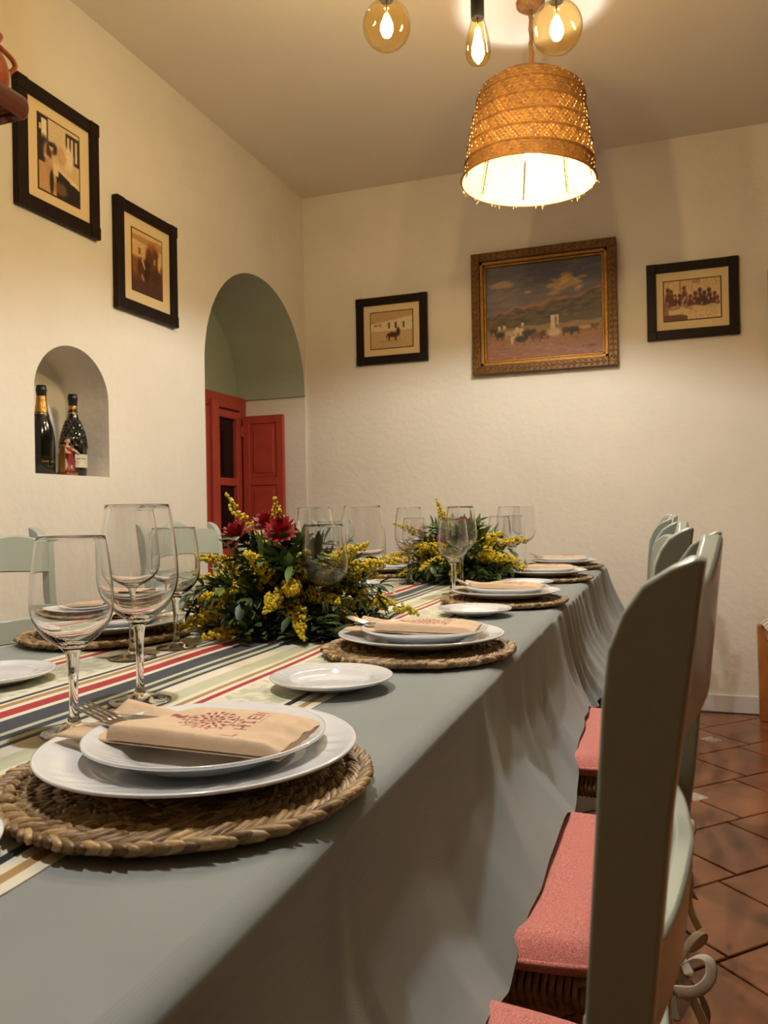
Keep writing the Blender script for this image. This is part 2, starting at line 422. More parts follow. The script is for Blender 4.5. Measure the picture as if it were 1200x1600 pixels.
tag(far.build('floor_tile', M['tile'], fl), kind='stuff')
tag(farw.build('inset_tile', M['tilew'], fl), kind='stuff')

# blank cover plate on the left wall
pl = thing('blank_cover_plate', 'square cover plate painted over in wall cream, high beside the arch', 'cover plate', (XL, 3.005, 2.445))
MB().box((0.001, 0, 0.06), (0.002, 0.128, 0.119)).build('plate', M['wall'], pl, bevel=0.002)

# ------------------------------------------------------------------ window in the recess
win = thing('window_1', None, None, (XL - AD + 0.0, 0, 0)); tag(win, kind='structure')
WX = 0.03   # frame centre offset into the room from the outer wall
fr = MB()
for y in (AY0 + 0.03, AY1 - 0.035): fr.box((WX, y, (AZ0 + ASP) / 2), (0.06, 0.07, ASP - AZ0))
fr.box((WX, (AY0 + AY1) / 2, ASP - 0.04), (0.056, AY1 - AY0 - 0.138, 0.08)); fr.box((WX, (AY0 + AY1) / 2, AZ0 + 0.03), (0.056, AY1 - AY0 - 0.138, 0.06))
fr.build('window_frame', M['red'], win, bevel=0.004)
mid = 3.785
MB().box((WX + 0.02, mid, 1.0), (0.075, 0.07, 1.28)).build('meeting_stile', M['red'], win, bevel=0.006)
for (a, b) in ((AY0 + 0.065, mid - 0.03), (mid + 0.03, AY1 - 0.07)):
    sash = MB()
    for y in (a + 0.02, b - 0.025): sash.box((WX + 0.012, y, 0.98), (0.045, 0.045, 1.24))
    for z in (0.385, 0.79, 1.192, 1.5775): sash.box((WX + 0.011, (a + b) / 2 - 0.0025, z), (0.043, b - a - 0.085, 0.045))
    so = sash.build('sash', M['red'], win, bevel=0.005)
    for z0, z1 in ((0.405, 0.77), (0.81, 1.172), (1.212, 1.558)):
        MB().box((WX + 0.004, (a + b) / 2, (z0 + z1) / 2), (0.006, b - a - 0.08, z1 - z0)).build('pane', M['pane'], so)
ht = MB()
for z in (0.5, 0.86, 1.49): ht.tube([(WX + 0.04, AY1 - 0.075, z - 0.03), (WX + 0.04, AY1 - 0.075, z + 0.03)], 0.007, 8)
ht.build('hinge', M['red'], win)
# folded-back shutter leaf standing against the far jamb
def shutter(name, sy, x0, x1):
    s = MB(); zt, zb = 1.578, 0.36
    for x in (x0 + 0.022, x1 - 0.022): s.box((x, sy, (zt + zb) / 2), (0.044, 0.028, zt - zb))
    for z in (zt - 0.0235, 1.196, 0.80, zb + 0.03): s.box(((x0 + x1) / 2, sy, z), (x1 - x0 - 0.086, 0.0265, 0.046))
    o = s.build('shutter_leaf', M['red'], win, bevel=0.003)
    for z0, z1 in ((0.42, 0.777), (0.823, 1.173), (1.219, 1.533)):
        b = MB(); b.box(((x0 + x1) / 2, sy, (z0 + z1) / 2), (x1 - x0 - 0.088, 0.012, z1 - z0))
        b.box(((x0 + x1) / 2, sy - 0.004, (z0 + z1) / 2), (x1 - x0 - 0.13, 0.014, z1 - z0 - 0.05))
        b.build('raised_panel', M['red'], o, bevel=0.004)
shutter('shutter', 4.105, 0.075, 0.335)
shutter('shutter_other', 3.135, 0.075, 0.335)

# ------------------------------------------------------------------ table, cloth, runner
tb = thing('dining_table', 'long wooden dining table hidden under the grey cloth', 'table', ((TX0 + TX1) / 2, (TY0 + TY1) / 2, 0))
hx, hy = (TX1 - TX0) / 2 - 0.006, (TY1 - TY0) / 2 - 0.006
MB().box((0, 0, 0.73), (hx * 2, hy * 2, 0.034)).build('tabletop', M['oak'], tb, bevel=0.004)
MB().box((0, 0, 0.67), (hx * 2 - 0.1, hy * 2 - 0.3, 0.08)).build('apron', M['oak'], tb)
for sx in (-1, 1):
    for sy in (-1, 0, 1):
        MB().box((sx * (hx - 0.30), sy * (hy - 0.25), 0.316), (0.06, 0.06, 0.63)).build('leg', M['oak'], tb, bevel=0.004)

CH_R = [0.600, 1.137, 1.862, 2.56, 3.22]
CH_L = [1.385, 2.215, 2.815, 3.42]
folds = [(0.40, 0.09, 0.010, 0), (0.585, 0.022, 0.016, 1), (0.76, 0.12, 0.016, 0), (1.115, 0.055, 0.030, 1), (1.20, 0.10, 0.02, 0), (1.42, 0.05, 0.022, 1), (1.55, 0.06, 0.014, 0),
         (1.69, 0.05, 0.022, 1), (1.92, 0.06, 0.020, 0), (2.05, 0.05, 0.02, 1)]
yy = 2.17
while yy < 3.75:
    folds.append((yy, random.uniform(0.03, 0.05), random.uniform(0.014, 0.026), random.randint(0, 1))); yy += random.uniform(0.075, 0.15)
def fold(y, s):
    t = 0
    yk_shift = -0.08 * s * s if y < 1.9 else 0.04 * s * s
    for yk, wk, a, sharp in folds:
        d = (y - yk - yk_shift) / (wk * (0.6 + 0.9 * s))
        t += a * (max(0, 1 - abs(d)) if sharp else math.exp(-d * d))
    return t
R_ = 0.05
per = []   # (x, y, nx, ny, side, coordinate)
def seg(p, q, n, nx, ny, side):
    for i in range(n):
        t = i / n; per.append((p[0] + (q[0] - p[0]) * t, p[1] + (q[1] - p[1]) * t, nx, ny, side))
def arc(c, a0, n):
    for i in range(n):
        a = a0 + PI / 2 * i / n; per.append((c[0] + R_ * cos(a), c[1] + R_ * sin(a), cos(a), sin(a), 'c'))
seg((TX1, TY0 + R_), (TX1, TY1 - R_), 330, 1, 0, 'r'); arc((TX1 - R_, TY1 - R_), 0, 14)
seg((TX1 - R_, TY1), (TX0 + R_, TY1), 60, 0, 1, 'f'); arc((TX0 + R_, TY1 - R_), PI / 2, 10)
seg((TX0, TY1 - R_), (TX0, TY0 + R_), 150, -1, 0, 'l'); arc((TX0 + R_, TY0 + R_), PI, 10)
seg((TX0 + R_, TY0), (TX1 - R_, TY0), 60, 0, -1, 'n'); arc((TX1 - R_, TY0 + R_), -PI / 2, 10)
S = [0, 0.03, 0.07, 0.12, 0.18, 0.25, 0.33, 0.42, 0.51, 0.6, 0.69, 0.77, 0.84, 0.9, 0.95, 1.0]
cb = MB(); npz = len(per); rows = []
cv = []
def on_chair(y, lst): return max([0] + [max(0, min(1, (0.27 - abs(y - c)) / 0.11)) for c in lst])
top_in = [(x - nx * 0.016, y - ny * 0.016, TZ) for x, y, nx, ny, sd in per]
mid1 = [(x - nx * 0.006, y - ny * 0.006, TZ - 0.003) for x, y, nx, ny, sd in per]
cv += top_in + mid1
drops = []
for s in S:
    for k, (x, y, nx, ny, sd) in enumerate(per):
        if sd == 'r':
            oc = on_chair(y, CH_R); drop = 0.232 + 0.034 * (1 - oc) + 0.006 * sin(9 * y); fo = fold(y, s)
            e = min(1, max(0, (TY1 - R_ - y) / 0.2))
            out = 0.004 + 0.004 * s + (0.082 if y < 1.4 else max(0.060, 0.082 - 0.05 * (y - 1.4))) * s ** 3.0 + fo * s ** (1.1 if y < 1.7 else 0.6) * (0.9 if y < 1.7 else 1.45) + 0.008 * s * s * sin(5 * y + 1)
            out += 0.035 * (1 - e) * s
            out -= fo * (0.75 if y < 2.3 else 0.35) * s ** 3
            if 0 <= y < 0.6: out *= 0.9
        elif sd == 'c':
            drop = 0.26; out = 0.004 + 0.07 * s + 0.05 * s * s
        elif sd == 'f':
            drop = 0.26; out = 0.004 + 0.03 * s + 0.02 * s * sin(34 * x) + 0.01 * s * sin(57 * x + 1)
        elif sd == 'l':
            oc = on_chair(y, CH_L); drop = 0.232 + 0.02 * (1 - oc); out = 0.004 + 0.03 * s + 0.018 * s * sin(21 * y) + 0.01 * s * sin(47 * y)
        else:
            drop = 0.26; out = 0.004 + 0.02 * s + 0.012 * s * sin(18 * x)
        cv.append((x + nx * out, y + ny * out, TZ - 0.010 - drop * s))
cf = [tuple(range(npz))]
for r in range(len(S) + 1):
    for k in range(npz):
        k2 = (k + 1) % npz
        cf.append((r * npz + k, (r + 1) * npz + k, (r + 1) * npz + k2, r * npz + k2))
cb.add(cv, cf)
cl = cb.build('tablecloth', M['cloth'], smooth=True)
cl.data.polygons[0].use_smooth = False
tag(cl, 'slate grey tablecloth draped in folds over the long table', 'tablecloth')

stripes = [(-1.032, 0), (-1.014, 3), (-1.000, 0), (-0.989, 2), (-0.973, 0), (-0.962, 6), (-0.866, 0), (-0.853, 1), (-0.843, 0), (-0.836, 3), (-0.822, 0), (-0.809, 2), (-0.783, 0),
           (-0.771, 1), (-0.729, 4), (-0.719, 1), (-0.704, 4), (-0.692, 1), (-0.682, 0), (-0.655, 4), (-0.622, 0), (-0.611, 3), (-0.601, 0), (-0.591, 2), (-0.580, 0), (-0.570, 6), (-0.480, 0), (-0.472, 5), (-0.462, 0), (-0.450, 3), (-0.440, 0), (-0.428, None)]
rb = MB(); rys = [TY0 + 0.02 + (TY1 - TY0 - 0.04) * i / 180 for i in range(181)]
def rshift(x, y): 
    k = (x + 1.032) / 0.604
    return 0.004 * sin(2.1 * y + 0.5) * (0.5 + k) + 0.010 * k * math.exp(-((y - 0.40) / 0.10) ** 2) - 0.006 * k
for (xa, mi), (xb, _) in zip(stripes[:-1], stripes[1:]):
    rb.m = mi; o = len(rb.v)
    rb.v += [(x + rshift(x, y), y, TZ + 0.0016 + 0.0006 * sin(14 * y + 20 * x)) for y in rys for x in (xa, xb)]
    for i in range(180): rb.f.append((o + 2 * i, o + 2 * i + 1, o + 2 * i + 3, o + 2 * i + 2)); rb.mi.append(mi)
rn = rb.build('table_runner', RUN)
sm = rn.modifiers.new('solid', 'SOLIDIFY'); sm.thickness = 0.0012; sm.offset = -1
tag(rn, 'striped runner in cream, navy, red, tan and sage down the table', 'table runner')

# ------------------------------------------------------------------ place settings
def make_placemat():
    root = thing('placemat', 'x', 'placemat', group='braided placemats')
    MB().lathe([(0.0005, 0.001), (0.155, 0.001), (0.158, 0.004), (0.155, 0.007), (0.0005, 0.007)], 48).build('underlay', M['strawdk'], root, smooth=True)
    for k in range(9):
        R = 0.158 - 0.0138 * k; b = MB(); n = max(12, int(2 * PI * R / 0.0092))
        big = 1.12 if k == 0 else 0.92
        for i in range(n):
            for row in (0, 1):
                a = 2 * PI * (i + 0.5 * row) / n + random.uniform(-0.01, 0.01)
                rr = R + (0.0036 if row else -0.0036) * big
                ca, sa = cos(a), sin(a); er = Vector((ca, sa, 0)); et = Vector((-sa, ca, 0)); ez = Vector((0, 0, 1))
                tl = (0.52 if row else -0.52) + random.uniform(-0.12, 0.12)
                d = (et * cos(tl) + er * sin(tl) + ez * random.uniform(0.05, 0.3)).normalized()
                sd = d.cross(ez).normalized(); nn = sd.cross(d)
                L = 0.0142 * big * random.uniform(0.85, 1.25)
                t = random.random(); g = random.uniform(0.75, 1.15)
                base = np.array(lin((186, 156, 110))) * (1 - t) + np.array(lin((104, 76, 46))) * t
                b.cc = tuple(np.clip(base * g, 0, 1))
                b.ellipsoid(er * rr + ez * (0.0078 * big + random.uniform(-0.001, 0.001)), (sd * 0.0040 * big, nn * 0.0050 * big, d * L), 6, 4)
        b.build('braid_coil', M['straw'], root, smooth=True)
    return root

def plate_mesh(R, h, well, name, relief):
    prof = [(0.0004, 0.006), (well * 0.6, 0.0058), (well * 0.92, 0.0062), (well, 0.008), (well * 1.06, 0.0125)]
    nr = 12
    for i in range(nr + 1):
        t = i / nr; prof.append((well * 1.10 + (R * 0.985 - well * 1.10) * t, 0.0145 + (h - 0.0145) * (t ** 1.15)))
    k_top = len(prof)
    prof += [(R, h - 0.0008), (R * 0.995, h - 0.0028), (R * 0.9, h - 0.0068), (well * 1.15, 0.0085), (well * 0.95, 0.0022), (well * 0.80, 0.0006), (well * 0.76, 0.0), (well * 0.72, 0.001), (0.0004, 0.002)]
    n = 160; b = MB(); b.lathe(prof, n)
    vs = []
    for idx, v in enumerate(b.v):
        ring = idx // n; j = idx % n
        if 5 < ring < k_top - 1 and relief:
            t = (ring - 5) / nr; a = 2 * PI * j / n
            env = max(0, sin(PI * min(1, max(0, (t - 0.1) / 0.8))))
            per6 = (a * 6 / (2 * PI)) % 1
            leafy = sin(2 * PI * (per6 * 5 + t * 1.5)) * (0.5 + 0.5 * sin(2 * PI * per6))
            dz = 0.0007 * env * leafy * relief
            v = (v[0], v[1], v[2] + dz)
        vs.append(v)
    b.v = vs
    return b.mesh(name, M['porc'], True)
CHARGER = plate_mesh(0.148, 0.0245, 0.092, 'charger_plate', 1.0)
SALAD = plate_mesh(0.113, 0.0262, 0.070, 'salad_plate', 1.0)
BREAD = plate_mesh(0.088, 0.018, 0.055, 'bread_plate', 0.5)
def plate(me, name, label, loc, rz, group):
    o = bpy.data.objects.new(name, me); COL.objects.link(o); o.location = loc; o.rotation_euler = (0, 0, rz)
    return tag(o, label, 'plate', group)

# ---- linen cutlery pouch: printed front sheet over a longer back sheet
INK = np.array([140, 44, 52]) / 255.0
def pouch_print(u, v):
    """u along the pouch 0..1 (opening to closed end), v across; returns ink amount"""
    x = (u - 0.555) * 0.215; y = (v - 0.55) * 0.102
    r = math.hypot(x, y); a = math.atan2(y, x); ink = 0.0
    if r < 0.0268:
        if 0.0240 < r < 0.0254 and y < 0.012: ink = 1
        elif r < 0.0232:
            q = (a * 18 / (2 * PI)) % 1
            if 0.0135 < r:
                t = (r - 0.0135) / 0.0097; ink = 1 if abs(q - 0.5) < 0.40 * (t if int(a * 18 / (2 * PI) + 99) % 2 else 1 - t) and 0.08 < t < 0.92 else 0
            elif r > 0.0055:
                q2 = (a * 10 / (2 * PI)) % 1; t = (r - 0.0055) / 0.008; ink = 1 if abs(q2 - 0.5) < 0.36 * (1 - abs(2 * t - 1)) + 0.02 else 0
            else: ink = 1 if (int((x + 0.02) / 0.0022) + int((y + 0.02) / 0.0022)) % 2 else 0
    elif r < 0.031 and y < 0.005:
        ink = 0.9 if sin(a * 14) > 0.75 else 0
    # ribbon on the opening side, curls on the closed side
    if -0.047 < x < -0.030 and abs(y - 0.004 - 0.002 * sin(x * 400)) < 0.0034: ink = max(ink, 0.9)
    if -0.030 < x < -0.0255 and abs(y - 0.004) < 0.001: ink = max(ink, 0.8)
    for (cx, cyy) in ((0.031, -0.004), (0.0305, -0.011), (0.037, -0.0095)):
        d = math.hypot(x - cx, y - cyy)
        if 0.0016 < d < 0.0029 and (x - cx) > -0.0015: ink = max(ink, 0.75)
    return ink
GL = {'L': ['10000', '10000', '10000', '10000', '10000', '10000', '11111'], 'H': ['10001', '10001', '10001', '11111', '10001', '10001', '10001'],
      'I': ['01110', '00100', '00100', '00100', '00100', '00100', '01110'], 'E': ['11111', '10000', '10000', '11110', '10000', '10000', '11111'],
      'N': ['10001', '11001', '10101', '10101', '10011', '10001', '10001'], ' ': ['00000'] * 7}
def text_ink(u, v):
    # letters stand on a baseline that runs across the pouch
    X = (u - 0.705) * 0.215; Y = (v - 0.115) * 0.102
    row = X / 0.0019
    if 0 <= row < 7 and Y >= 0:
        k = int(Y / 0.0126); c = (Y - k * 0.0126) / 0.0021
        s = 'L HIEN'
        if k < len(s) and c < 5: return 1.0 if GL[s[k]][int(row)][int(c)] == '1' else 0.0
    if 0.0165 < X < 0.0178 and 0.040 < Y < 0.075 and (Y / 0.0035) % 1 < 0.6: return 0.7
    return 0.0
PB = np.array(lin((214, 186, 154))); PI_ = np.array(lin((140, 44, 52)))
def make_pouch():
    root = thing('napkin_pouch', 'x', 'napkin', group='printed cutlery pouches')
    L, Wd = 0.222, 0.104; nu, nv = 230, 110
    b = MB(); vs = []
    def hgt(u, v):
        e = min(v, 1 - v) / 0.07; e = math.sqrt(max(0, min(1, e) * (2 - min(1, e))))
        z = 0.0115 * e * (0.62 + 0.45 * sin(PI * min(1, max(0, (u - 0.02) / 1.1))))
        z += 0.0016 * sin(7 * u + 2 * v) * e + 0.0014 * e * sin(9 * v + 3 * u * u)
        if u > 0.78: z += 0.0014 * e * sin(23 * v + 9 * u) * (u - 0.78) / 0.22
        if u > 0.93: z *= 1 - 0.35 * (u - 0.93) / 0.07
        return z
    for i in range(nu):
        for j in range(nv):
            v = j / (nv - 1)
            u0 = 0.20 + 0.22 * v ** 1.3               # slanting mouth of the front sheet
            u = u0 + (1 - u0) * i / (nu - 1)
            ink = max(pouch_print(u, v), text_ink(u, v))
            b.v.append(((u - 0.5) * L, (v - 0.5) * Wd, 0.0018 + hgt(u, v)))
            c = PB * (1 - ink) + PI_ * ink; b.col.append(tuple(c))
    for i in range(nu - 1):
        for j in range(nv - 1):
            b.f.append((i * nv + j, (i + 1) * nv + j, (i + 1) * nv + j + 1, i * nv + j + 1)); b.mi.append(0)
    b.build('front_sheet', M['paper'], root, smooth=True)
    b = MB()
    def back(u, v):
        uu = u
        lift = 0.010 * (v ** 4) * max(0, 1 - u / 0.35) + 0.002 * sin(8 * v) * max(0, 1 - u / 0.3)
        x = (uu - 0.5) * L - 0.014 * (1 - u) ** 3 * (1 - 0.5 * v)
        return (x, (v - 0.5) * Wd, 0.0004 + lift)
    b.grid(back, 40, 16); b.build('back_sheet', M['paper2'], root, smooth=True, solid=0.0012)
    b = MB()
    b.grid(lambda u, v: (L * 0.5 - 0.0005 - 0.002 * u, (v - 0.5) * Wd, 0.0018 + (hgt(1, v)) * u), 4, 60)
    b.build('end_fold', M['paper2'], root, smooth=True, solid=0.0012)
    return root
def make_fork():
    root = thing('fork', 'x', 'fork', group='forks in the pouches')
    zc = lambda x: 0.004 + 0.010 * max(0, (-x - 0.06) / 0.05) ** 1.6 - 0.004 * max(0, 1 - abs(x + 0.055) / 0.03)
    b = MB()
    pts = [(0.075, 0.0085), (0.02, 0.0055), (-0.03, 0.003), (-0.052, 0.004), (-0.062, 0.009), (-0.070, 0.0118), (-0.078, 0.0122)]
    vs = []
    for x, wv in pts:
        vs += [(x, -wv, zc(x)), (x, wv, zc(x)), (x, wv, zc(x) - 0.0022), (x, -wv, zc(x) - 0.0022)]
    fs = []
    for i in range(len(pts) - 1):
        for q in range(4): fs.append((4 * i + q, 4 * i + (q + 1) % 4, 4 * i + 4 + (q + 1) % 4, 4 * i + 4 + q))
    fs += [(3, 2, 1, 0), (4 * len(pts) - 4, 4 * len(pts) - 3, 4 * len(pts) - 2, 4 * len(pts) - 1)]
    b.add(vs, fs); b.build('handle', M['steel'], root, autosmooth=True, bevel=0.0006)
    for k in range(4):
        y = -0.0105 + 0.007 * k; t = MB()
        t.tube([(-0.074 - 0.044 * q / 8, y * (1 - 0.06 * q / 8), zc(-0.074 - 0.044 * q / 8) - 0.001) for q in range(9)], [0.0019] * 5 + [0.0017, 0.0015, 0.0012, 0.0007], 6, flat=0.75)
        t.build('tine', M['steel'], root, smooth=True)
    return root
def make_knife():
    root = thing('table_knife', 'x', 'knife', group='knives in the pouches')
    b = MB(); b.prism([(-0.112, -0.002), (-0.11, -0.006), (-0.09, -0.0085), (-0.02, -0.0075), (0.0, -0.005), (0.0, 0.006), (-0.08, 0.0075), (-0.105, 0.005)], 0.0, 0.0016, 'z')
    b.build('blade', M['steel'], root, bevel=0.0004)
    h = MB(); h.tube([(0.0, 0.0005, 0.001), (0.02, 0.0005, 0.001), (0.06, 0, 0.001), (0.085, 0, 0.001)], [0.005, 0.0055, 0.0075, 0.006], 10, flat=0.5)
    h.build('handle', M['steel'], root, smooth=True)
    return root

def glass_mesh(H, Rmax, Rrim, bowl_h, foot_r):
    """wine glass: returns meshes for bowl, stem, foot"""
    z0 = H - bowl_h
    outer = []
    N = 26
    for i in range(N + 1):
        t = i / N                                   # 0 bottom of bowl .. 1 rim
        tm = 0.40
        if t < tm:
            q = t / tm; r = Rmax * (1 - (1 - q) ** 2.0) ** 0.60
        else:
            q = (t - tm) / (1 - tm); r = Rmax + (Rrim - Rmax) * (q ** 1.75)
        outer.append((max(r, 0.0006), z0 + bowl_h * t))
    NS = 48; r_j, z_j = 0.0088, z0 - 0.004             # ring where the bowl meets the stem
    outer = [p for p in outer if p[0] > 0.0095]
    inner = []
    for i in range(len(outer)):
        (ra, za), (rb2, zb2) = outer[max(0, i - 1)], outer[min(len(outer) - 1, i + 1)]; tx, tz = rb2 - ra, zb2 - za; q = math.hypot(tx, tz)
        f_ = max(0.0, 1 - i / 12.0); t_ = 0.0008 + 0.0042 * f_ ** 2.2
        inner.append((max(0.0003, outer[i][0] - t_ * tz / q), outer[i][1] + t_ * tx / q))
    inner = [(0.0003, z0 + 0.0052)] + [p for p in inner if p[1] > z0 + 0.0055]
    bow = MB(); bow.lathe((inner + [(Rrim - 0.0004, H + 0.0006)] + outer[::-1] + [(r_j, z_j)])[::-1], NS)
    st = MB(); st.lathe([(r_j, z_j), (0.0070, z0 - 0.012), (0.0056, z0 - 0.028), (0.0050, z0 - 0.045), (0.0049, 0.035), (0.0056, 0.020), (0.0085, 0.0105)][::-1], NS)
    ft = MB(); ft.lathe([(0.0085, 0.0105), (0.016, 0.0062), (foot_r * 0.7, 0.0034), (foot_r - 0.001, 0.0020), (foot_r, 0.0012), (foot_r - 0.001, 0.0003), (0.0003, 0.0003)][::-1], NS)
    return bow.mesh('bowl', M['stem'], True), st.mesh('stem', M['stem'], True), ft.mesh('foot', M['stem'], True)
G_BIG = glass_mesh(0.264, 0.0525, 0.0415, 0.158, 0.041)
G_SMALL = glass_mesh(0.2265, 0.0462, 0.0378, 0.130, 0.037)
def wine_glass(meshes, label, loc, group):
    root = thing('wine_glass', label, 'glass', loc, random.uniform(0, 6), group)
    for me, nm in zip(meshes, ('bowl', 'stem', 'foot')):
        o = bpy.data.objects.new(nm, me); COL.objects.link(o); o.parent = root
    return root

proto = {}
def placing(idx, side, x, y, bread, big, small, dz=0.0, jit=0.0):
    sd = 'right side' if side == 'r' else 'left side'
    rz = 0.0 if side == 'r' else PI
    od = ORD[idx]
    jx = x; jy = y
    for nm, fn in (('mat', make_placemat), ('pouch', make_pouch), ('fork', make_fork), ('knife', make_knife)):
        new = nm not in proto
        if new: proto[nm] = fn()
        o = proto[nm] if new else clone(proto[nm])
        if nm == 'mat':
            o.location = (x + 0.006 * sin(idx * 3.1), y - 0.02, TZ + 0.0022); o.rotation_euler = (0, 0, idx * 1.3 + rz)
            o['label'] = 'round braided seagrass placemat on the %s, %s' % (sd, od)
        else:
            tilt = math.radians([0, 3, -4, 2, -3][idx]) + rz + (0.02 if side == 'r' else 0)
            if nm == 'pouch':
                o.location = (x - 0.010 * cos(rz), y + 0.012, TZ + 0.0405); o.rotation_euler = (0, 0.018, tilt)
                o['label'] = 'kraft cutlery pouch with maroon print on the %s, %s' % (sd, od)
            else:
                off = Vector((-0.014, -0.016, 0.0)) if nm == 'fork' else Vector((-0.012, 0.022, 0.0))
                R2 = Matrix.Rotation(tilt, 3, 'Z'); p = R2 @ off
                o.location = (x - 0.012 * cos(rz) + p.x, y + 0.012 + p.y, TZ + 0.0405 + (0.0034 if nm == 'fork' else 0.0030))
                o.rotation_euler = (0, 0.018, tilt + (-0.10 if nm == 'fork' else 0.06))
                o['label'] = ('steel fork in the pouch on the %s, %s' if nm == 'fork' else 'steel knife tucked in the pouch on the %s, %s') % (sd, od)
    plate(CHARGER, 'charger_plate', 'large white embossed plate on the placemat on the %s, %s' % (sd, od), (x, y, TZ + 0.0135), idx * 0.7, 'large white plates')
    plate(SALAD, 'salad_plate', 'smaller white plate stacked on the large plate on the %s, %s' % (sd, od), (x + 0.004, y + 0.004, TZ + 0.0205), idx * 1.1, 'smaller white plates')
    if bread: plate(BREAD, 'bread_plate', 'white bread plate beside the place setting on the %s, %s' % (sd, od), (bread[0], bread[1], TZ + 0.0026), idx, 'bread plates')
    if big: wine_glass(G_BIG, 'tall empty wine glass of the setting on the %s, %s' % (sd, od), (big[0], big[1], TZ + 0.0023), 'tall wine glasses')
    if small: wine_glass(G_SMALL, 'shorter empty wine glass of the setting on the %s, %s' % (sd, od), (small[0], small[1], TZ + 0.0023), 'shorter wine glasses')

placing(0, 'r', -0.418, 0.648, (-0.532, 0.400), (-0.669, 0.893), (-0.648, 0.742))
placing(1, 'r', -0.413, 1.352, (-0.453, 1.041), (-0.648, 1.68), (-0.632, 1.428))
placing(2, 'r', -0.411, 2.135, (-0.432, 1.858), (-0.628, 2.52), (-0.598, 2.30))
placing(3, 'r', -0.409, 2.87, (-0.43, 2.60), (-0.592, 3.18), (-0.60, 3.02))
placing(4, 'r', -0.415, 3.46, None, (-0.585, 3.50), (-0.60, 3.32))
placing(0, 'l', -1.075, 0.62, (-0.965, 0.935), None, None)
placing(1, 'l', -1.090, 1.365, (-0.99, 1.66), (-0.888, 1.165), (-0.872, 1.275))
placing(2, 'l', -1.075, 2.15, (-0.98, 2.45), (-0.838, 1.83), (-0.85, 1.97))
placing(3, 'l', -1.050, 2.98, (-0.98, 3.26), (-0.836, 2.62), (-0.86, 2.75))
placing(4, 'l', -1.060, 3.52, None, (-0.86, 3.25), (-0.87, 3.37))

# ------------------------------------------------------------------ flower centrepieces
def leaf_into(b, base, d, up, L, Wd, bend, col):
    d = d.normalized(); s = d.cross(up).normalized(); n = s.cross(d).normalized()
    b.cc = col; vs = []; K = 5
    for i in range(K + 1):
        t = i / K; wdt = Wd * sin(PI * min(1, t * 0.94 + 0.04)) ** 0.8; p = base + d * (L * t) - n * (bend * L * t * t)
        vs += [p - s * wdt + n * (wdt * 0.35), p, p + s * wdt + n * (wdt * 0.35)]
    fs = []
    for i in range(K):
        for q in (0, 1): fs.append((3 * i + q, 3 * i + q + 1, 3 * i + q + 4, 3 * i + q + 3))
    b.add(vs, fs)
def lcol():
    t = random.random(); return tuple((np.array(lin((44, 62, 30))) * (1 - t) + np.array(lin((98, 122, 62))) * t))
def path_pts(p0, d, L, droop, n):
    pts = [p0.copy()]; d = d.normalized().copy()
    for i in range(n):
        d = (d + Vector((0, 0, -droop / n))).normalized(); pts.append(pts[-1] + d * (L / n))
    return pts
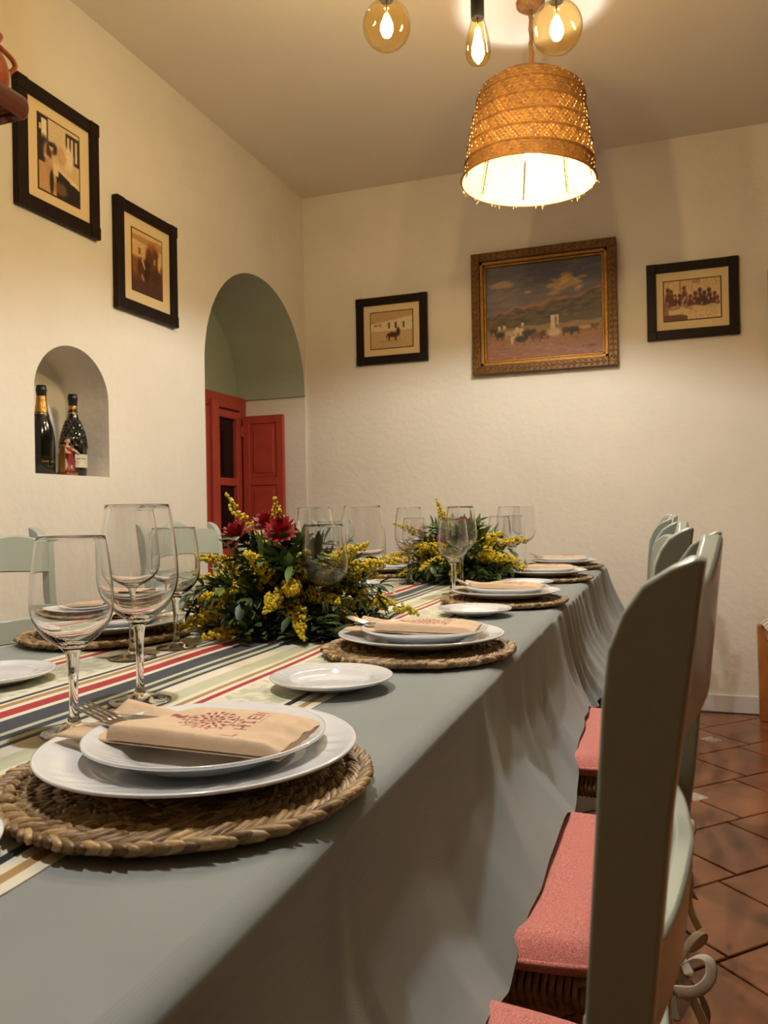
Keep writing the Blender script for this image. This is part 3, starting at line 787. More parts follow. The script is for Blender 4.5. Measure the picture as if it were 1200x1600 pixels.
def centrepiece(label, loc, seed, sprays, reds, leafn, RAD, zmin=0.012):
    random.seed(seed)
    root = thing('flower_centrepiece', label, 'flowers', loc, 0, 'flower centrepieces')
    MB().lathe([(0.001, 0.0), (0.062, 0.0), (0.066, 0.012), (0.06, 0.05), (0.035, 0.075), (0.001, 0.082)], 24).build('foam_base', M['soil'], root, smooth=True)
    for k in range(leafn):
        az = 2 * PI * (k + random.random()) / leafn * 5.0; el = random.choice((-0.25, -0.1, 0.1, 0.35, 0.7, 1.05)) + random.uniform(-0.12, 0.12)
        d = Vector((cos(az) * cos(el), sin(az) * cos(el), sin(el)))
        p0 = Vector((0, 0, 0.055)) + d * 0.03
        L = RAD * random.uniform(0.62, 0.92) * (1.0 if el < 0.6 else 0.75)
        pts = path_pts(p0, d, L, 0.35 if el < 0.5 else 0.2, 8)
        pts = [Vector((p.x, p.y, max(p.z, zmin))) for p in pts]
        b = MB(); b.cc = lin((52, 70, 34)); b.tube(pts, [0.0016 - 0.0001 * i for i in range(9)], 5)
        for i in range(1, 9):
            for q in range(4):
                a = random.uniform(0, 2 * PI); t = (pts[i] - pts[i - 1]).normalized()
                sd = t.cross(Vector((0, 0, 1))).normalized(); nn = sd.cross(t)
                dd = t * 0.75 + (sd * cos(a) + nn * sin(a)) * 0.8
                LL = random.uniform(0.030, 0.056)
                if pts[i].z + dd.normalized().z * LL < zmin: dd.z = abs(dd.z) * 0.5
                leaf_into(b, pts[i], dd, nn, LL, random.uniform(0.0055, 0.0098), random.uniform(0.05, 0.3), lcol())
        b.build('leaf_sprig', M['leaf'], root, smooth=True)
    for (az, el, L, dens) in sprays:
        d = Vector((cos(az) * cos(el), sin(az) * cos(el), sin(el)))
        pts = path_pts(Vector((0, 0, 0.06)) + d * 0.04, d, L, 0.5 if el < 0.9 else 0.15, 14)
        pts = [Vector((p.x, p.y, max(p.z, zmin + 0.008))) for p in pts]
        b = MB(); b.tube(pts, 0.0016, 5); st = b.build('goldenrod_stem', M['soil'], root); st.data.materials[0] = M['stemgreen']
        b = MB()
        for i in range(5, 15):
            prog = (i - 5) / 9
            for q in range(int(dens * (1.15 - 0.85 * prog))):
                a = random.uniform(0, 2 * PI); t = (pts[min(i, 14)] - pts[i - 1]).normalized()
                sd = t.cross(Vector((0, 0, 1))).normalized(); nn = sd.cross(t)
                rr = 0.022 * (1 - prog) ** 0.7 * math.sqrt(random.random()) + 0.003
                p = pts[i] + (sd * cos(a) + nn * sin(a)) * rr + t * random.uniform(-0.012, 0.012) - t * rr * 0.4
                if p.z < zmin: p.z = zmin
                s = random.uniform(0.0026, 0.0044)
                t2 = random.random(); b.cc = tuple(np.array(lin((232, 206, 44))) * (1 - t2) + np.array(lin((196, 164, 18))) * t2)
                b.ellipsoid(p, ((s, 0, 0), (0, s, 0), (0, 0, s * 1.1)), 5, 3)
        b.build('goldenrod_spray', M['yellow'], root, smooth=True)
    for (az, el, L, s) in reds:
        d = Vector((cos(az) * cos(el), sin(az) * cos(el), sin(el))); c = Vector((0, 0, 0.05)) + d * L
        b = MB(); b.cc = lin((150, 30, 34)); b.ellipsoid(c, ((0.010 * s, 0, 0), (0, 0.010 * s, 0), (0, 0, 0.012 * s)), 8, 5)
        sd = d.cross(Vector((0, 1, 0.2))).normalized(); nn = sd.cross(d)
        for ring, (n, op, LL) in enumerate(((7, 0.25, 0.026), (10, 0.6, 0.03), (13, 1.0, 0.031), (14, 1.35, 0.029))):
            for q in range(n):
                a = 2 * PI * (q + 0.4 * ring) / n + random.uniform(-0.1, 0.1); o = sd * cos(a) + nn * sin(a)
                dd = d * cos(op) + o * sin(op)
                t2 = random.random(); cc = tuple(np.array(lin((182, 30, 36))) * (1 - t2) + np.array(lin((120, 14, 22))) * t2)
                leaf_into(b, c + o * 0.004 * s, dd, d if ring < 3 else o, LL * s, 0.0062 * s, -0.15, cc)
        b.tube([Vector((0, 0, 0.05)), c], 0.002, 5)
        b.build('red_flower', M['petal'], root, smooth=True)
    return root
M['stemgreen'] = mat('flower_stem_green', (62, 80, 38), 0.6)
s1 = [(PI * 0.98, 1.02, 0.235, 26), (PI * 1.02, 0.42, 0.20, 22), (PI * 1.10, 0.18, 0.19, 22), (PI * 1.2, -0.05, 0.24, 20), (PI * 1.32, 0.1, 0.21, 40), (PI * 1.42, -0.05, 0.21, 40),
      (PI * 1.58, 0.25, 0.17, 34), (PI * 1.68, 0.05, 0.20, 38), (PI * 1.80, 0.3, 0.17, 30), (PI * 1.5, 0.75, 0.17, 46), (PI * 1.72, 0.75, 0.17, 44), (PI * 1.95, 0.75, 0.19, 40), (PI * 0.1, 0.55, 0.22, 40),
      (PI * 0.05, 0.15, 0.24, 34), (PI * 0.3, 0.4, 0.2, 30), (PI * 0.6, 0.4, 0.2, 30), (PI * 0.8, 0.6, 0.2, 28), (PI * 1.25, 0.7, 0.18, 34), (PI * 1.55, 1.25, 0.19, 26), (PI * 1.38, 0.35, 0.19, 46), (PI * 1.66, 0.42, 0.18, 44), (PI * 1.9, -0.02, 0.2, 34)]
centrepiece('nearer centrepiece of yellow goldenrod, red flowers and dark leaves on the runner', (-0.765, 1.535, TZ + 0.002), 11, s1,
            [(PI * 1.22, 0.98, 0.185, 1.25), (PI * 1.6, 1.05, 0.185, 1.15), (PI * 1.4, 1.25, 0.185, 1.1), (PI * 0.5, 1.0, 0.14, 1.0), (PI * 1.25, 0.62, 0.11, 0.7)], 84, 0.205)
s2_ = [(PI * 1.05, 0.75, 0.24, 36), (PI * 1.15, 0.35, 0.22, 42), (PI * 1.25, 0.1, 0.2, 44), (PI * 1.4, 0.2, 0.2, 44), (PI * 1.35, 0.55, 0.18, 40), (PI * 1.55, 0.05, 0.2, 36), (PI * 1.75, 0.45, 0.19, 44),
       (PI * 1.9, 0.3, 0.2, 44), (PI * 1.35, 1.15, 0.21, 28), (PI * 1.85, 0.7, 0.19, 38), (PI * 0.05, 0.55, 0.22, 34), (PI * 0.0, 0.15, 0.22, 28), (PI * 0.35, 0.5, 0.2, 30), (PI * 0.7, 0.5, 0.2, 30)]
centrepiece('farther centrepiece of yellow goldenrod and dark leaves on the runner', (-0.705, 2.785, TZ + 0.002), 23, s2_,
            [(PI * 1.7, 1.25, 0.165, 0.85), (PI * 1.35, 0.85, 0.13, 0.7)], 84, 0.215)
random.seed(5)

# ------------------------------------------------------------------ sage ladder-back chairs and their cushions
def make_chair():
    root = thing('ladderback_chair', 'x', 'chair', group='sage ladderback chairs')
    fr_ = [(0.0, -0.262), (0.2, -0.232), (0.45, -0.203), (0.62, -0.218), (0.76, -0.2365), (0.863, -0.2435), (0.910, -0.2465), (0.936, -0.2495), (0.953, -0.256), (0.966, -0.265), (0.974, -0.277), (0.9785, -0.2875)]
    bk = [(0.9775, -0.2915), (0.963, -0.2895), (0.863, -0.2755), (0.76, -0.2655), (0.62, -0.247), (0.45, -0.235), (0.2, -0.265), (0.0, -0.292)]
    prof = [(x, z) for z, x in fr_] + [(x, z) for z, x in bk]
    for sy in (-1, 1):
        yc = sy * 0.2
        MB().prism(prof, yc - 0.0145, yc + 0.0145, 'y').build('back_post', M['sage'], root, bevel=0.005, seg=3, autosmooth=True)
        MB().tube([(0.195, sy * 0.2, 0.0), (0.195, sy * 0.2, 0.44)], [0.015, 0.019], 12).build('front_leg', M['sage'], root, smooth=True)
    def wav(t):   # camel-back top edge, t across -1..1
        a = abs(t)
        return 0.022 * (0.5 + 0.5 * cos(PI * min(1, a / 0.42))) + 0.020 * (1 - a) ** 0.7 if a < 0.42 else 0.020 * (1 - a) ** 0.7 + 0.008 * sin(PI * (a - 0.42) / 0.58)
    for (zb, zt, xc, amp) in ((0.866, 0.946, -0.250, 0.85), (0.695, 0.755, -0.232, 0.35), (0.555, 0.605, -0.214, 0.3)):
        b = MB(); n = 41; vs = []
        for i in range(n):
            t = -1 + 2 * i / (n - 1); y = t * 0.19; bow = -0.028 * (1 - t * t)
            zt_ = zt + amp * wav(t); zb_ = zb + 0.010 * (1 - t * t)
            rk = (zt_ - zb_) * 0.10
            x0 = xc + bow
            vs += [(x0 + 0.007, y, zb_), (x0 - 0.007, y, zb_), (x0 - 0.007 - rk, y, zt_), (x0 + 0.007 - rk, y, zt_)]
        fs = [(4 * i + q, 4 * i + (q + 1) % 4, 4 * i + 4 + (q + 1) % 4, 4 * i + 4 + q) for i in range(n - 1) for q in range(4)]
        fs += [(3, 2, 1, 0), (4 * n - 4, 4 * n - 3, 4 * n - 2, 4 * n - 1)]
        b.add(vs, fs); b.build('back_slat', M['sage'], root, bevel=0.003, seg=2, autosmooth=True)
    for (p, q) in (((0.195, -0.2, 0.27), (0.195, 0.2, 0.27)), ((0.195, -0.2, 0.18), (-0.25, -0.2, 0.18)), ((0.195, 0.2, 0.18), (-0.25, 0.2, 0.18)), ((0.195, -0.2, 0.30), (-0.235, -0.2, 0.30)), ((0.195, 0.2, 0.30), (-0.235, 0.2, 0.30)), ((-0.25, -0.2, 0.24), (-0.25, 0.2, 0.24))):
        MB().tube([p, q], 0.0105, 10).build('stretcher', M['sage'], root, smooth=True)
    b = MB()                                            # rush wound over the seat rails
    x0, x1, yw, zt, zb = -0.205, 0.212, 0.205, 0.452, 0.415
    n = 46
    for i in range(n):
        t = (i + 0.5) / n
        for sy in (-1, 1):
            x = x0 + (x1 - x0) * t; r = (x1 - x0) / n * 0.55
            b.tube([(x, sy * (yw - 0.05), zt - 0.002), (x, sy * (yw - 0.008), zt), (x, sy * (yw + 0.003), (zt + zb) / 2), (x, sy * (yw - 0.01), zb), (x, sy * (yw - 0.04), zb + 0.004)], r, 6)
        for xx, sx in ((x0, -1), (x1, 1)):
            y = -yw + 2 * yw * t; r = yw * 2 / n * 0.55
            b.tube([(xx - sx * 0.05, y, zt - 0.002), (xx - sx * 0.008, y, zt), (xx + sx * 0.003, y, (zt + zb) / 2), (xx - sx * 0.01, y, zb), (xx - sx * 0.04, y, zb + 0.004)], r, 6)
    b.box(((x0 + x1) / 2, 0, 0.438), (x1 - x0 - 0.06, yw * 2 - 0.06, 0.018))
    b.build('rush_seat', M['rush'], root, smooth=True)
    return root
def smooth_path(pts, n=5):
    pts = [Vector(p) for p in pts]; out = []
    for i in range(len(pts) - 1):
        p0, p1, p2, p3 = pts[max(0, i - 1)], pts[i], pts[i + 1], pts[min(len(pts) - 1, i + 2)]
        for k in range(n):
            t = k / n; out.append(0.5 * ((2 * p1) + (p2 - p0) * t + (2 * p0 - 5 * p1 + 4 * p2 - p3) * t * t + (3 * p1 - p0 - 3 * p2 + p3) * t ** 3))
    return out + [pts[-1]]
def make_cushion():
    root = thing('seat_cushion', 'x', 'cushion', group='pink seat cushions')
    b = MB(); nu = nv = 30; X0, X1, Y0 = -0.188, 0.205, 0.225
    def top(sgn):
        def P(u, v):
            # squircle-cornered pad
            a, c = 2 * u - 1, 2 * v - 1
            x = (X0 + X1) / 2 + (X1 - X0) / 2 * a * (1 - 0.045 * c ** 4) ; y = Y0 * c * (1 - 0.045 * a ** 4)
            e = max(abs(a), abs(c)); z = 0.0215 * math.sqrt(max(0, 1 - max(0, (e - 0.86) / 0.14) ** 2)) if e > 0.86 else 0.0215
            z += 0.004 * (1 - a * a) * (1 - c * c)
            return (x, y, 0.024 + sgn * z)
        return P
    b.grid(top(1), nu, nv); b.grid(top(-1), nu, nv)
    b.build('pad', M['pink'], root, smooth=True)
    pts = []
    for k in range(96):
        a = 2 * PI * k / 96; ca, sa = cos(a), sin(a); m = max(abs(ca), abs(sa)); a_, c_ = ca / m, sa / m
        pts.append(((X0 + X1) / 2 + (X1 - X0) / 2 * a_ * (1 - 0.045 * c_ ** 4), Y0 * c_ * (1 - 0.045 * a_ ** 4), 0.024))
    MB().tube(pts + pts[:1], 0.0032, 6, cap=False).build('piping', M['pink'], root, smooth=True)
    for sy in (-1, 1):                                  # ribbon bows knotted round the back posts
        b = MB(); c = Vector((-0.262, sy * 0.2, 0.028))
        b.tube([(-0.185, sy * 0.19, 0.024), (-0.21, sy * 0.225, 0.026), (-0.245, sy * 0.226, 0.028), c + Vector((0, sy * 0.008, 0))], 0.0075, 8, flat=0.2)
        b.ellipsoid(c, ((0.011, 0, 0), (0, 0.012, 0), (0, 0, 0.011)), 8, 6)
        for q, (dy, dz, dx) in enumerate(((-0.045, 0.028, -0.03), (0.04, 0.024, -0.035))):
            loop = [c + Vector((dx * sin(PI * t) * 1.1, dy * sin(PI * t * 0.5 + 0) * (1.0 if t <= 1 else 1), dz * sin(PI * t) + (0.012 * sin(2 * PI * t)))) for t in (0, 0.2, 0.4, 0.6, 0.8, 1.0)]
            loop += [c + Vector((dx * 0.6 * sin(PI * t), dy * (1 - t) , dz * (1 - t) * 0.1 - 0.016 * sin(PI * t))) for t in (0.15, 0.4, 0.7, 1.0)]
            b.tube(smooth_path(loop, 4), 0.0062, 8, flat=0.14)
            tail = [c, c + Vector((-0.02, dy * 0.4, -0.02)), c + Vector((-0.035, dy * 0.75, -0.055)), c + Vector((-0.032, dy * 0.95, -0.095)), c + Vector((-0.045, dy * 1.15, -0.125))]
            b.tube(smooth_path(tail, 5), 0.0070, 8, flat=0.12)
        b.build('ribbon_tie', M['tie'], root, smooth=True)
    return root
ch0 = make_chair(); cu0 = make_cushion(); first = True
for side, lst, xc in (('r', CH_R, -0.265), ('l', CH_L, -1.213)):
    for i, y in enumerate(lst):
        if first: c, q = ch0, cu0
        else: c, q = clone(ch0), clone(cu0)
        first = False
        rz = PI if side == 'r' else 0.0
        if side == 'r' and i == 0: rz = PI - math.radians(4.5)
        elif i: rz += math.radians([0, 1.0, -1.5, 1.2, -0.8][i])
        dx = [0.0075, 0.0, -0.008, 0.004, -0.004][i]
        if side == 'l': dx = [0, 0.0, -0.01, 0.01][i]
        c.location = (xc + dx, y, 0); c.rotation_euler = (0, 0, rz)
        q.location = (xc + dx, y, 0.4535); q.rotation_euler = (0, 0, rz)
        row = 'right of the table' if side == 'r' else 'by the window wall'
        c['label'] = 'sage ladderback chair with rush seat %s, %s' % (row, ORD[i] if not (side == 'l' and i == 3) else 'nearest the back wall')
        q['label'] = 'pink cushion tied on the chair %s, %s' % (row, ORD[i] if not (side == 'l' and i == 3) else 'nearest the back wall')

# pale wooden chair with a striped cushion at the right edge of the view
wc = thing('wooden_chair', 'honey coloured wooden chair by the back wall at the right edge', 'chair', (0.575, 3.83, 0), -PI / 2)
for (x, y) in ((-0.215, -0.155), (0.215, -0.155), (-0.215, 0.175), (0.215, 0.175)):
    h = 0.452 if y < 0 else 0.92
    b = MB(); n = 9; vs = []
    pts = [(x + (-0.012 if x < 0 else 0.012) * (1 - t) ** 3, y + (0.02 * max(0, t - 0.5) if y > 0 else 0), h * t) for t in [k / (n - 1) for k in range(n)]]
    hw = [0.018 + 0.006 * t for t in [k / (n - 1) for k in range(n)]]
    for p, a in zip(pts, hw): vs += [(p[0] - a, p[1] - a, p[2]), (p[0] + a, p[1] - a, p[2]), (p[0] + a, p[1] + a, p[2]), (p[0] - a, p[1] + a, p[2])]
    fs = [(4 * i + q, 4 * i + (q + 1) % 4, 4 * i + 4 + (q + 1) % 4, 4 * i + 4 + q) for i in range(n - 1) for q in range(4)] + [(3, 2, 1, 0), tuple(4 * n - 4 + q for q in range(4))]
    b.add(vs, fs); b.build('leg', M['oak'], wc, bevel=0.006, seg=3, autosmooth=True)
MB().box((0, 0.01, 0.425), (0.40, 0.33, 0.04)).build('seat', M['oak'], wc, bevel=0.006)
for z in (0.62, 0.74, 0.86): MB().box((0, 0.178 + 0.005, z), (0.40, 0.02, 0.055)).build('back_slat', M['oak'], wc, bevel=0.006)
for x in (-0.215, 0.215): MB().box((x, 0.01, 0.22), (0.02, 0.30, 0.03)).build('stretcher', M['oak'], wc, bevel=0.004)
STR = [mat('stripe_cream', (222, 210, 186), 0.9), mat('stripe_grey', (120, 122, 128), 0.9), mat('stripe_tan', (188, 150, 96), 0.9)]
b = MB(); cols = [2, 0, 1, 0, 1, 0, 2, 0, 1, 0, 0, 1, 0, 2, 0, 1, 0, 1, 0, 2, 0]
def padP(sg, a, c):
    e = max(abs(a), abs(c)) ** 3; return (0.245 * a, 0.01 + 0.185 * c, 0.488 + sg * 0.030 * math.sqrt(max(0, 1 - e)))
for sg in (-1, 1):
    for i in range(42):
        b.m = cols[i // 2]
        a0, a1 = -1 + 2 * i / 42, -1 + 2 * (i + 1) / 42
        for j in range(16):
            c0, c1 = -1 + 2 * j / 16, -1 + 2 * (j + 1) / 16
            b.add([padP(sg, a0, c0), padP(sg, a1, c0), padP(sg, a1, c1), padP(sg, a0, c1)], [(0, 1, 2, 3)])
sc_ = b.build('seat_cushion', STR, smooth=True, loc=(0.575, 3.83, -0.012)); sc_.rotation_euler = (0, 0, -PI / 2)
tag(sc_, 'striped cream, grey and tan cushion on the wooden chair', 'cushion')

# ------------------------------------------------------------------ pictures
class Canvas:
    def __init__(s, w_, h_, top, bot=None):
        s.w, s.h = w_, h_; s.yy, s.xx = np.mgrid[0:h_, 0:w_].astype(float); s.yy /= h_ - 1; s.xx /= w_ - 1
        t = s.yy[..., None]; s.a = np.array(top) / 255. * (1 - t) + np.array(bot or top) / 255. * t
    def put(s, mask, col, al=1.0):
        m = (mask * al)[..., None]; s.a = s.a * (1 - m) + np.array(col) / 255. * m
    def ell(s, x, y, rx, ry, col, al=1.0, soft=0.25, rot=0):
        c_, s_ = cos(rot), sin(rot); dx, dy = s.xx - x, s.yy - y
        d = np.sqrt(((dx * c_ + dy * s_) / rx) ** 2 + ((-dx * s_ + dy * c_) / ry) ** 2)
        s.put(np.clip((1 + soft - d) / (2 * soft), 0, 1), col, al)
    def rect(s, x0, y0, x1, y1, col, al=1.0): s.put(((s.xx >= x0) & (s.xx <= x1) & (s.yy >= y0) & (s.yy <= y1)).astype(float), col, al)
    def line(s, x0, y0, x1, y1, t, col, al=1.0):
        dx, dy = x1 - x0, y1 - y0; L2 = dx * dx + dy * dy; q = np.clip(((s.xx - x0) * dx + (s.yy - y0) * dy) / L2, 0, 1)
        d = np.hypot(s.xx - x0 - q * dx, s.yy - y0 - q * dy); s.put(np.clip(1.5 - d / t, 0, 1), col, al)
    def below(s, f, col, al=1.0, soft=0.01): s.put(np.clip((s.yy - f(s.xx)) / soft + 0.5, 0, 1), col, al)
    def noise(s, amp, k=1):
        n = rng.normal(0, 1, (s.h // k + 2, s.w // k + 2)); n = np.kron(n, np.ones((k, k)))[:s.h, :s.w]; s.a = s.a * (1 + amp * n[..., None])
    def blur(s, n=1):
        for _ in range(n):
            p = np.pad(s.a, ((1, 1), (1, 1), (0, 0)), mode='edge'); s.a = (p[1:-1, 1:-1] * 4 + p[:-2, 1:-1] + p[2:, 1:-1] + p[1:-1, :-2] + p[1:-1, 2:]) / 8
    def obj(s, name, W_, H_, m, parent):
        """upright sheet in local x-z plane, facing -y"""
        b = MB(); A = lin_np(s.a)
        for j in range(s.h):
            for i in range(s.w):
                b.v.append(((i / (s.w - 1) - 0.5) * W_, 0, (0.5 - j / (s.h - 1)) * H_)); b.col.append(tuple(A[j, i]))
        b.f = [(j * s.w + i, (j + 1) * s.w + i, (j + 1) * s.w + i + 1, j * s.w + i + 1) for j in range(s.h - 1) for i in range(s.w - 1)]; b.mi = [0] * len(b.f)
        return b.build(name, m, parent)
M['print'] = mat('sepia_print', (200, 160, 110), 0.5, attr='col')
M['oil'] = mat('oil_paint', (120, 100, 80), 0.42, attr='col', bump=0.25, bscale=120)

def photo_writer():
    c = Canvas(96, 140, (222, 196, 150), (200, 168, 122)); D = (28, 18, 12); Bn = (92, 62, 38); Lt = (240, 220, 178)
    c.rect(0, 0, 0.22, 0.42, D); c.rect(0.07, 0.03, 0.19, 0.30, Lt); c.rect(0.02, 0.12, 0.06, 0.2, Lt); c.rect(0.20, 0, 0.225, 0.42, D)
    c.ell(0.12, 0.42, 0.12, 0.16, (50, 34, 24)); c.rect(0, 0.62, 0.45, 1, (196, 150, 100)); c.ell(0.36, 0.37, 0.09, 0.08, (60, 42, 30))
    c.rect(0.66, 0.05, 1, 0.45, (60, 42, 28)); 
    for x in (0.70, 0.80, 0.9): c.rect(x, 0.10, x + 0.05, 0.4, (226, 204, 160))
    c.ell(0.72, 0.40, 0.14, 0.17, (232, 208, 164)); c.ell(0.55, 0.42, 0.12, 0.12, (200, 150, 104), 0.7)
    c.rect(0, 0.30, 0.20, 0.62, (36, 26, 20)); c.ell(0.22, 0.46, 0.11, 0.14, (180, 140, 100)); c.ell(0.24, 0.44, 0.06, 0.13, (70, 44, 28)); c.ell(0.30, 0.36, 0.05, 0.055, (214, 176, 132))
    c.ell(0.30, 0.33, 0.06, 0.03, (50, 34, 22)); c.line(0.15, 0.52, 0.33, 0.57, 0.03, (200, 160, 118)); c.ell(0.22, 0.68, 0.09, 0.15, (190, 148, 104)); c.ell(0.30, 0.84, 0.05, 0.16, (36, 26, 18))
    c.put(((c.yy > 0.60 + 0.20 * (c.xx - 0.35)) & (c.xx > 0.42)).astype(float), (26, 18, 13)); c.put(((c.yy > 0.53 + 0.25 * (c.xx - 0.3)) & (c.yy < 0.60 + 0.25 * (c.xx - 0.3)) & (c.xx > 0.34)).astype(float), (222, 190, 142))
    c.rect(0.35, 0.56, 0.47, 0.72, (228, 200, 154)); c.ell(0.85, 0.72, 0.10, 0.02, (234, 208, 164)); c.ell(0.52, 0.88, 0.16, 0.09, (140, 92, 56), 0.7); c.noise(0.03, 2); c.blur(1); return c
def photo_trees():
    c = Canvas(84, 120, (222, 186, 124), (196, 150, 92)); c.put(((c.yy < 0.16 + 0.05 * c.xx) & (c.yy > 0.08 - 0.02 * c.xx)).astype(float), (168, 116, 70), 0.7)
    c.rect(0.2, 0.27, 0.27, 0.38, (140, 92, 46)); c.below(lambda x: 0.44 + 0 * x, (128, 74, 42), 0.9, 0.06); c.ell(0.66, 0.28, 0.20, 0.16, (150, 90, 48)); c.ell(0.78, 0.38, 0.14, 0.18, (104, 58, 30)); c.ell(0.55, 0.42, 0.12, 0.18, (92, 50, 28))
    c.rect(0.72, 0.36, 0.77, 0.45, (226, 188, 140), 0.8); c.ell(0.26, 0.60, 0.10, 0.16, (84, 46, 26)); c.ell(0.48, 0.62, 0.12, 0.2, (60, 32, 18)); c.line(0.32, 0.46, 0.40, 0.58, 0.02, (220, 180, 128)); c.ell(0.78, 0.66, 0.2, 0.14, (74, 44, 26))
    c.below(lambda x: 0.76 + 0 * x, (66, 34, 18), 0.85, 0.2); c.line(0.3, 0.72, 0.36, 0.78, 0.02, (198, 150, 104)); c.ell(0.9, 0.4, 0.05, 0.14, (220, 180, 118)); c.noise(0.04, 2); c.blur(1); return c
def photo_bull():
    c = Canvas(104, 84, (206, 176, 128), (200, 168, 118)); c.put(((c.yy < 0.52) & (c.yy > 0.30 - 0.16 * c.xx)).astype(float), (226, 206, 166)); c.put(((c.yy < 0.32 - 0.16 * c.xx)).astype(float), (190, 152, 104), 0.7)
    for x in (0.42, 0.58, 0.77): c.rect(x, 0.30, x + 0.045, 0.46, (70, 44, 26))
    c.ell(0.12, 0.36, 0.05, 0.03, (170, 120, 84)); c.ell(0.22, 0.35, 0.04, 0.03, (170, 120, 84)); c.ell(0.53, 0.64, 0.13, 0.07, (50, 28, 18)); c.ell(0.66, 0.57, 0.045, 0.12, (56, 30, 18)); c.line(0.45, 0.68, 0.43, 0.78, 0.02, (50, 28, 18)); c.line(0.6, 0.68, 0.6, 0.79, 0.02, (50, 28, 18)); c.line(0.42, 0.62, 0.37, 0.72, 0.012, (60, 36, 22))
    c.ell(0.45, 0.82, 0.3, 0.03, (170, 130, 84), 0.5); c.noise(0.04, 2); c.blur(1); return c
def photo_crowd():
    c = Canvas(120, 84, (216, 180, 124), (218, 186, 134)); D = (72, 36, 24)
    c.rect(0.28, 0, 0.295, 0.3, (120, 80, 46)); c.rect(0.50, 0, 0.515, 0.32, (190, 150, 100)); c.rect(0.52, 0, 0.64, 0.1, (170, 120, 76), 0.6)
    for x, y, s in ((0.07, 0.22, 1.3), (0.13, 0.26, 1.1), (0.20, 0.38, 1), (0.28, 0.38, 1.1), (0.36, 0.2, 1.2), (0.47, 0.42, 1.2), (0.56, 0.36, 1.3), (0.64, 0.28, 1.3), (0.72, 0.36, 1.2), (0.80, 0.30, 1.3), (0.90, 0.40, 1.1), (0.95, 0.5, 0.9)):
        q = 0.75 + 0.5 * random.random(); cc = (D[0] * q * 1.2, D[1] * q, D[2] * q)
        c.ell(x, y, 0.028 * s, 0.045 * s, cc); c.ell(x + random.uniform(-0.01, 0.01), y + 0.20 * s, 0.045 * s, 0.16 * s, cc)
    for k in range(16): c.ell(random.uniform(0.06, 0.95), random.uniform(0.4, 0.62), 0.018, 0.04, (220, 190, 150), 0.7)
    c.below(lambda x: 0.66 + 0.02 * np.sin(20 * x), (216, 186, 136), 0.95, 0.05); c.rect(0, 0.55, 0.08, 1, (140, 84, 60), 0.8); c.put(((c.yy > 0.86 + 0.4 * np.clip(c.xx - 0.3, 0, 1)) & (c.xx < 0.42)).astype(float), (104, 58, 36))
    for k in range(10): c.ell(random.uniform(0.1, 0.5), random.uniform(0.66, 0.72), 0.04, 0.02, (130, 84, 56), 0.6)
    c.noise(0.06, 2); c.blur(1); return c
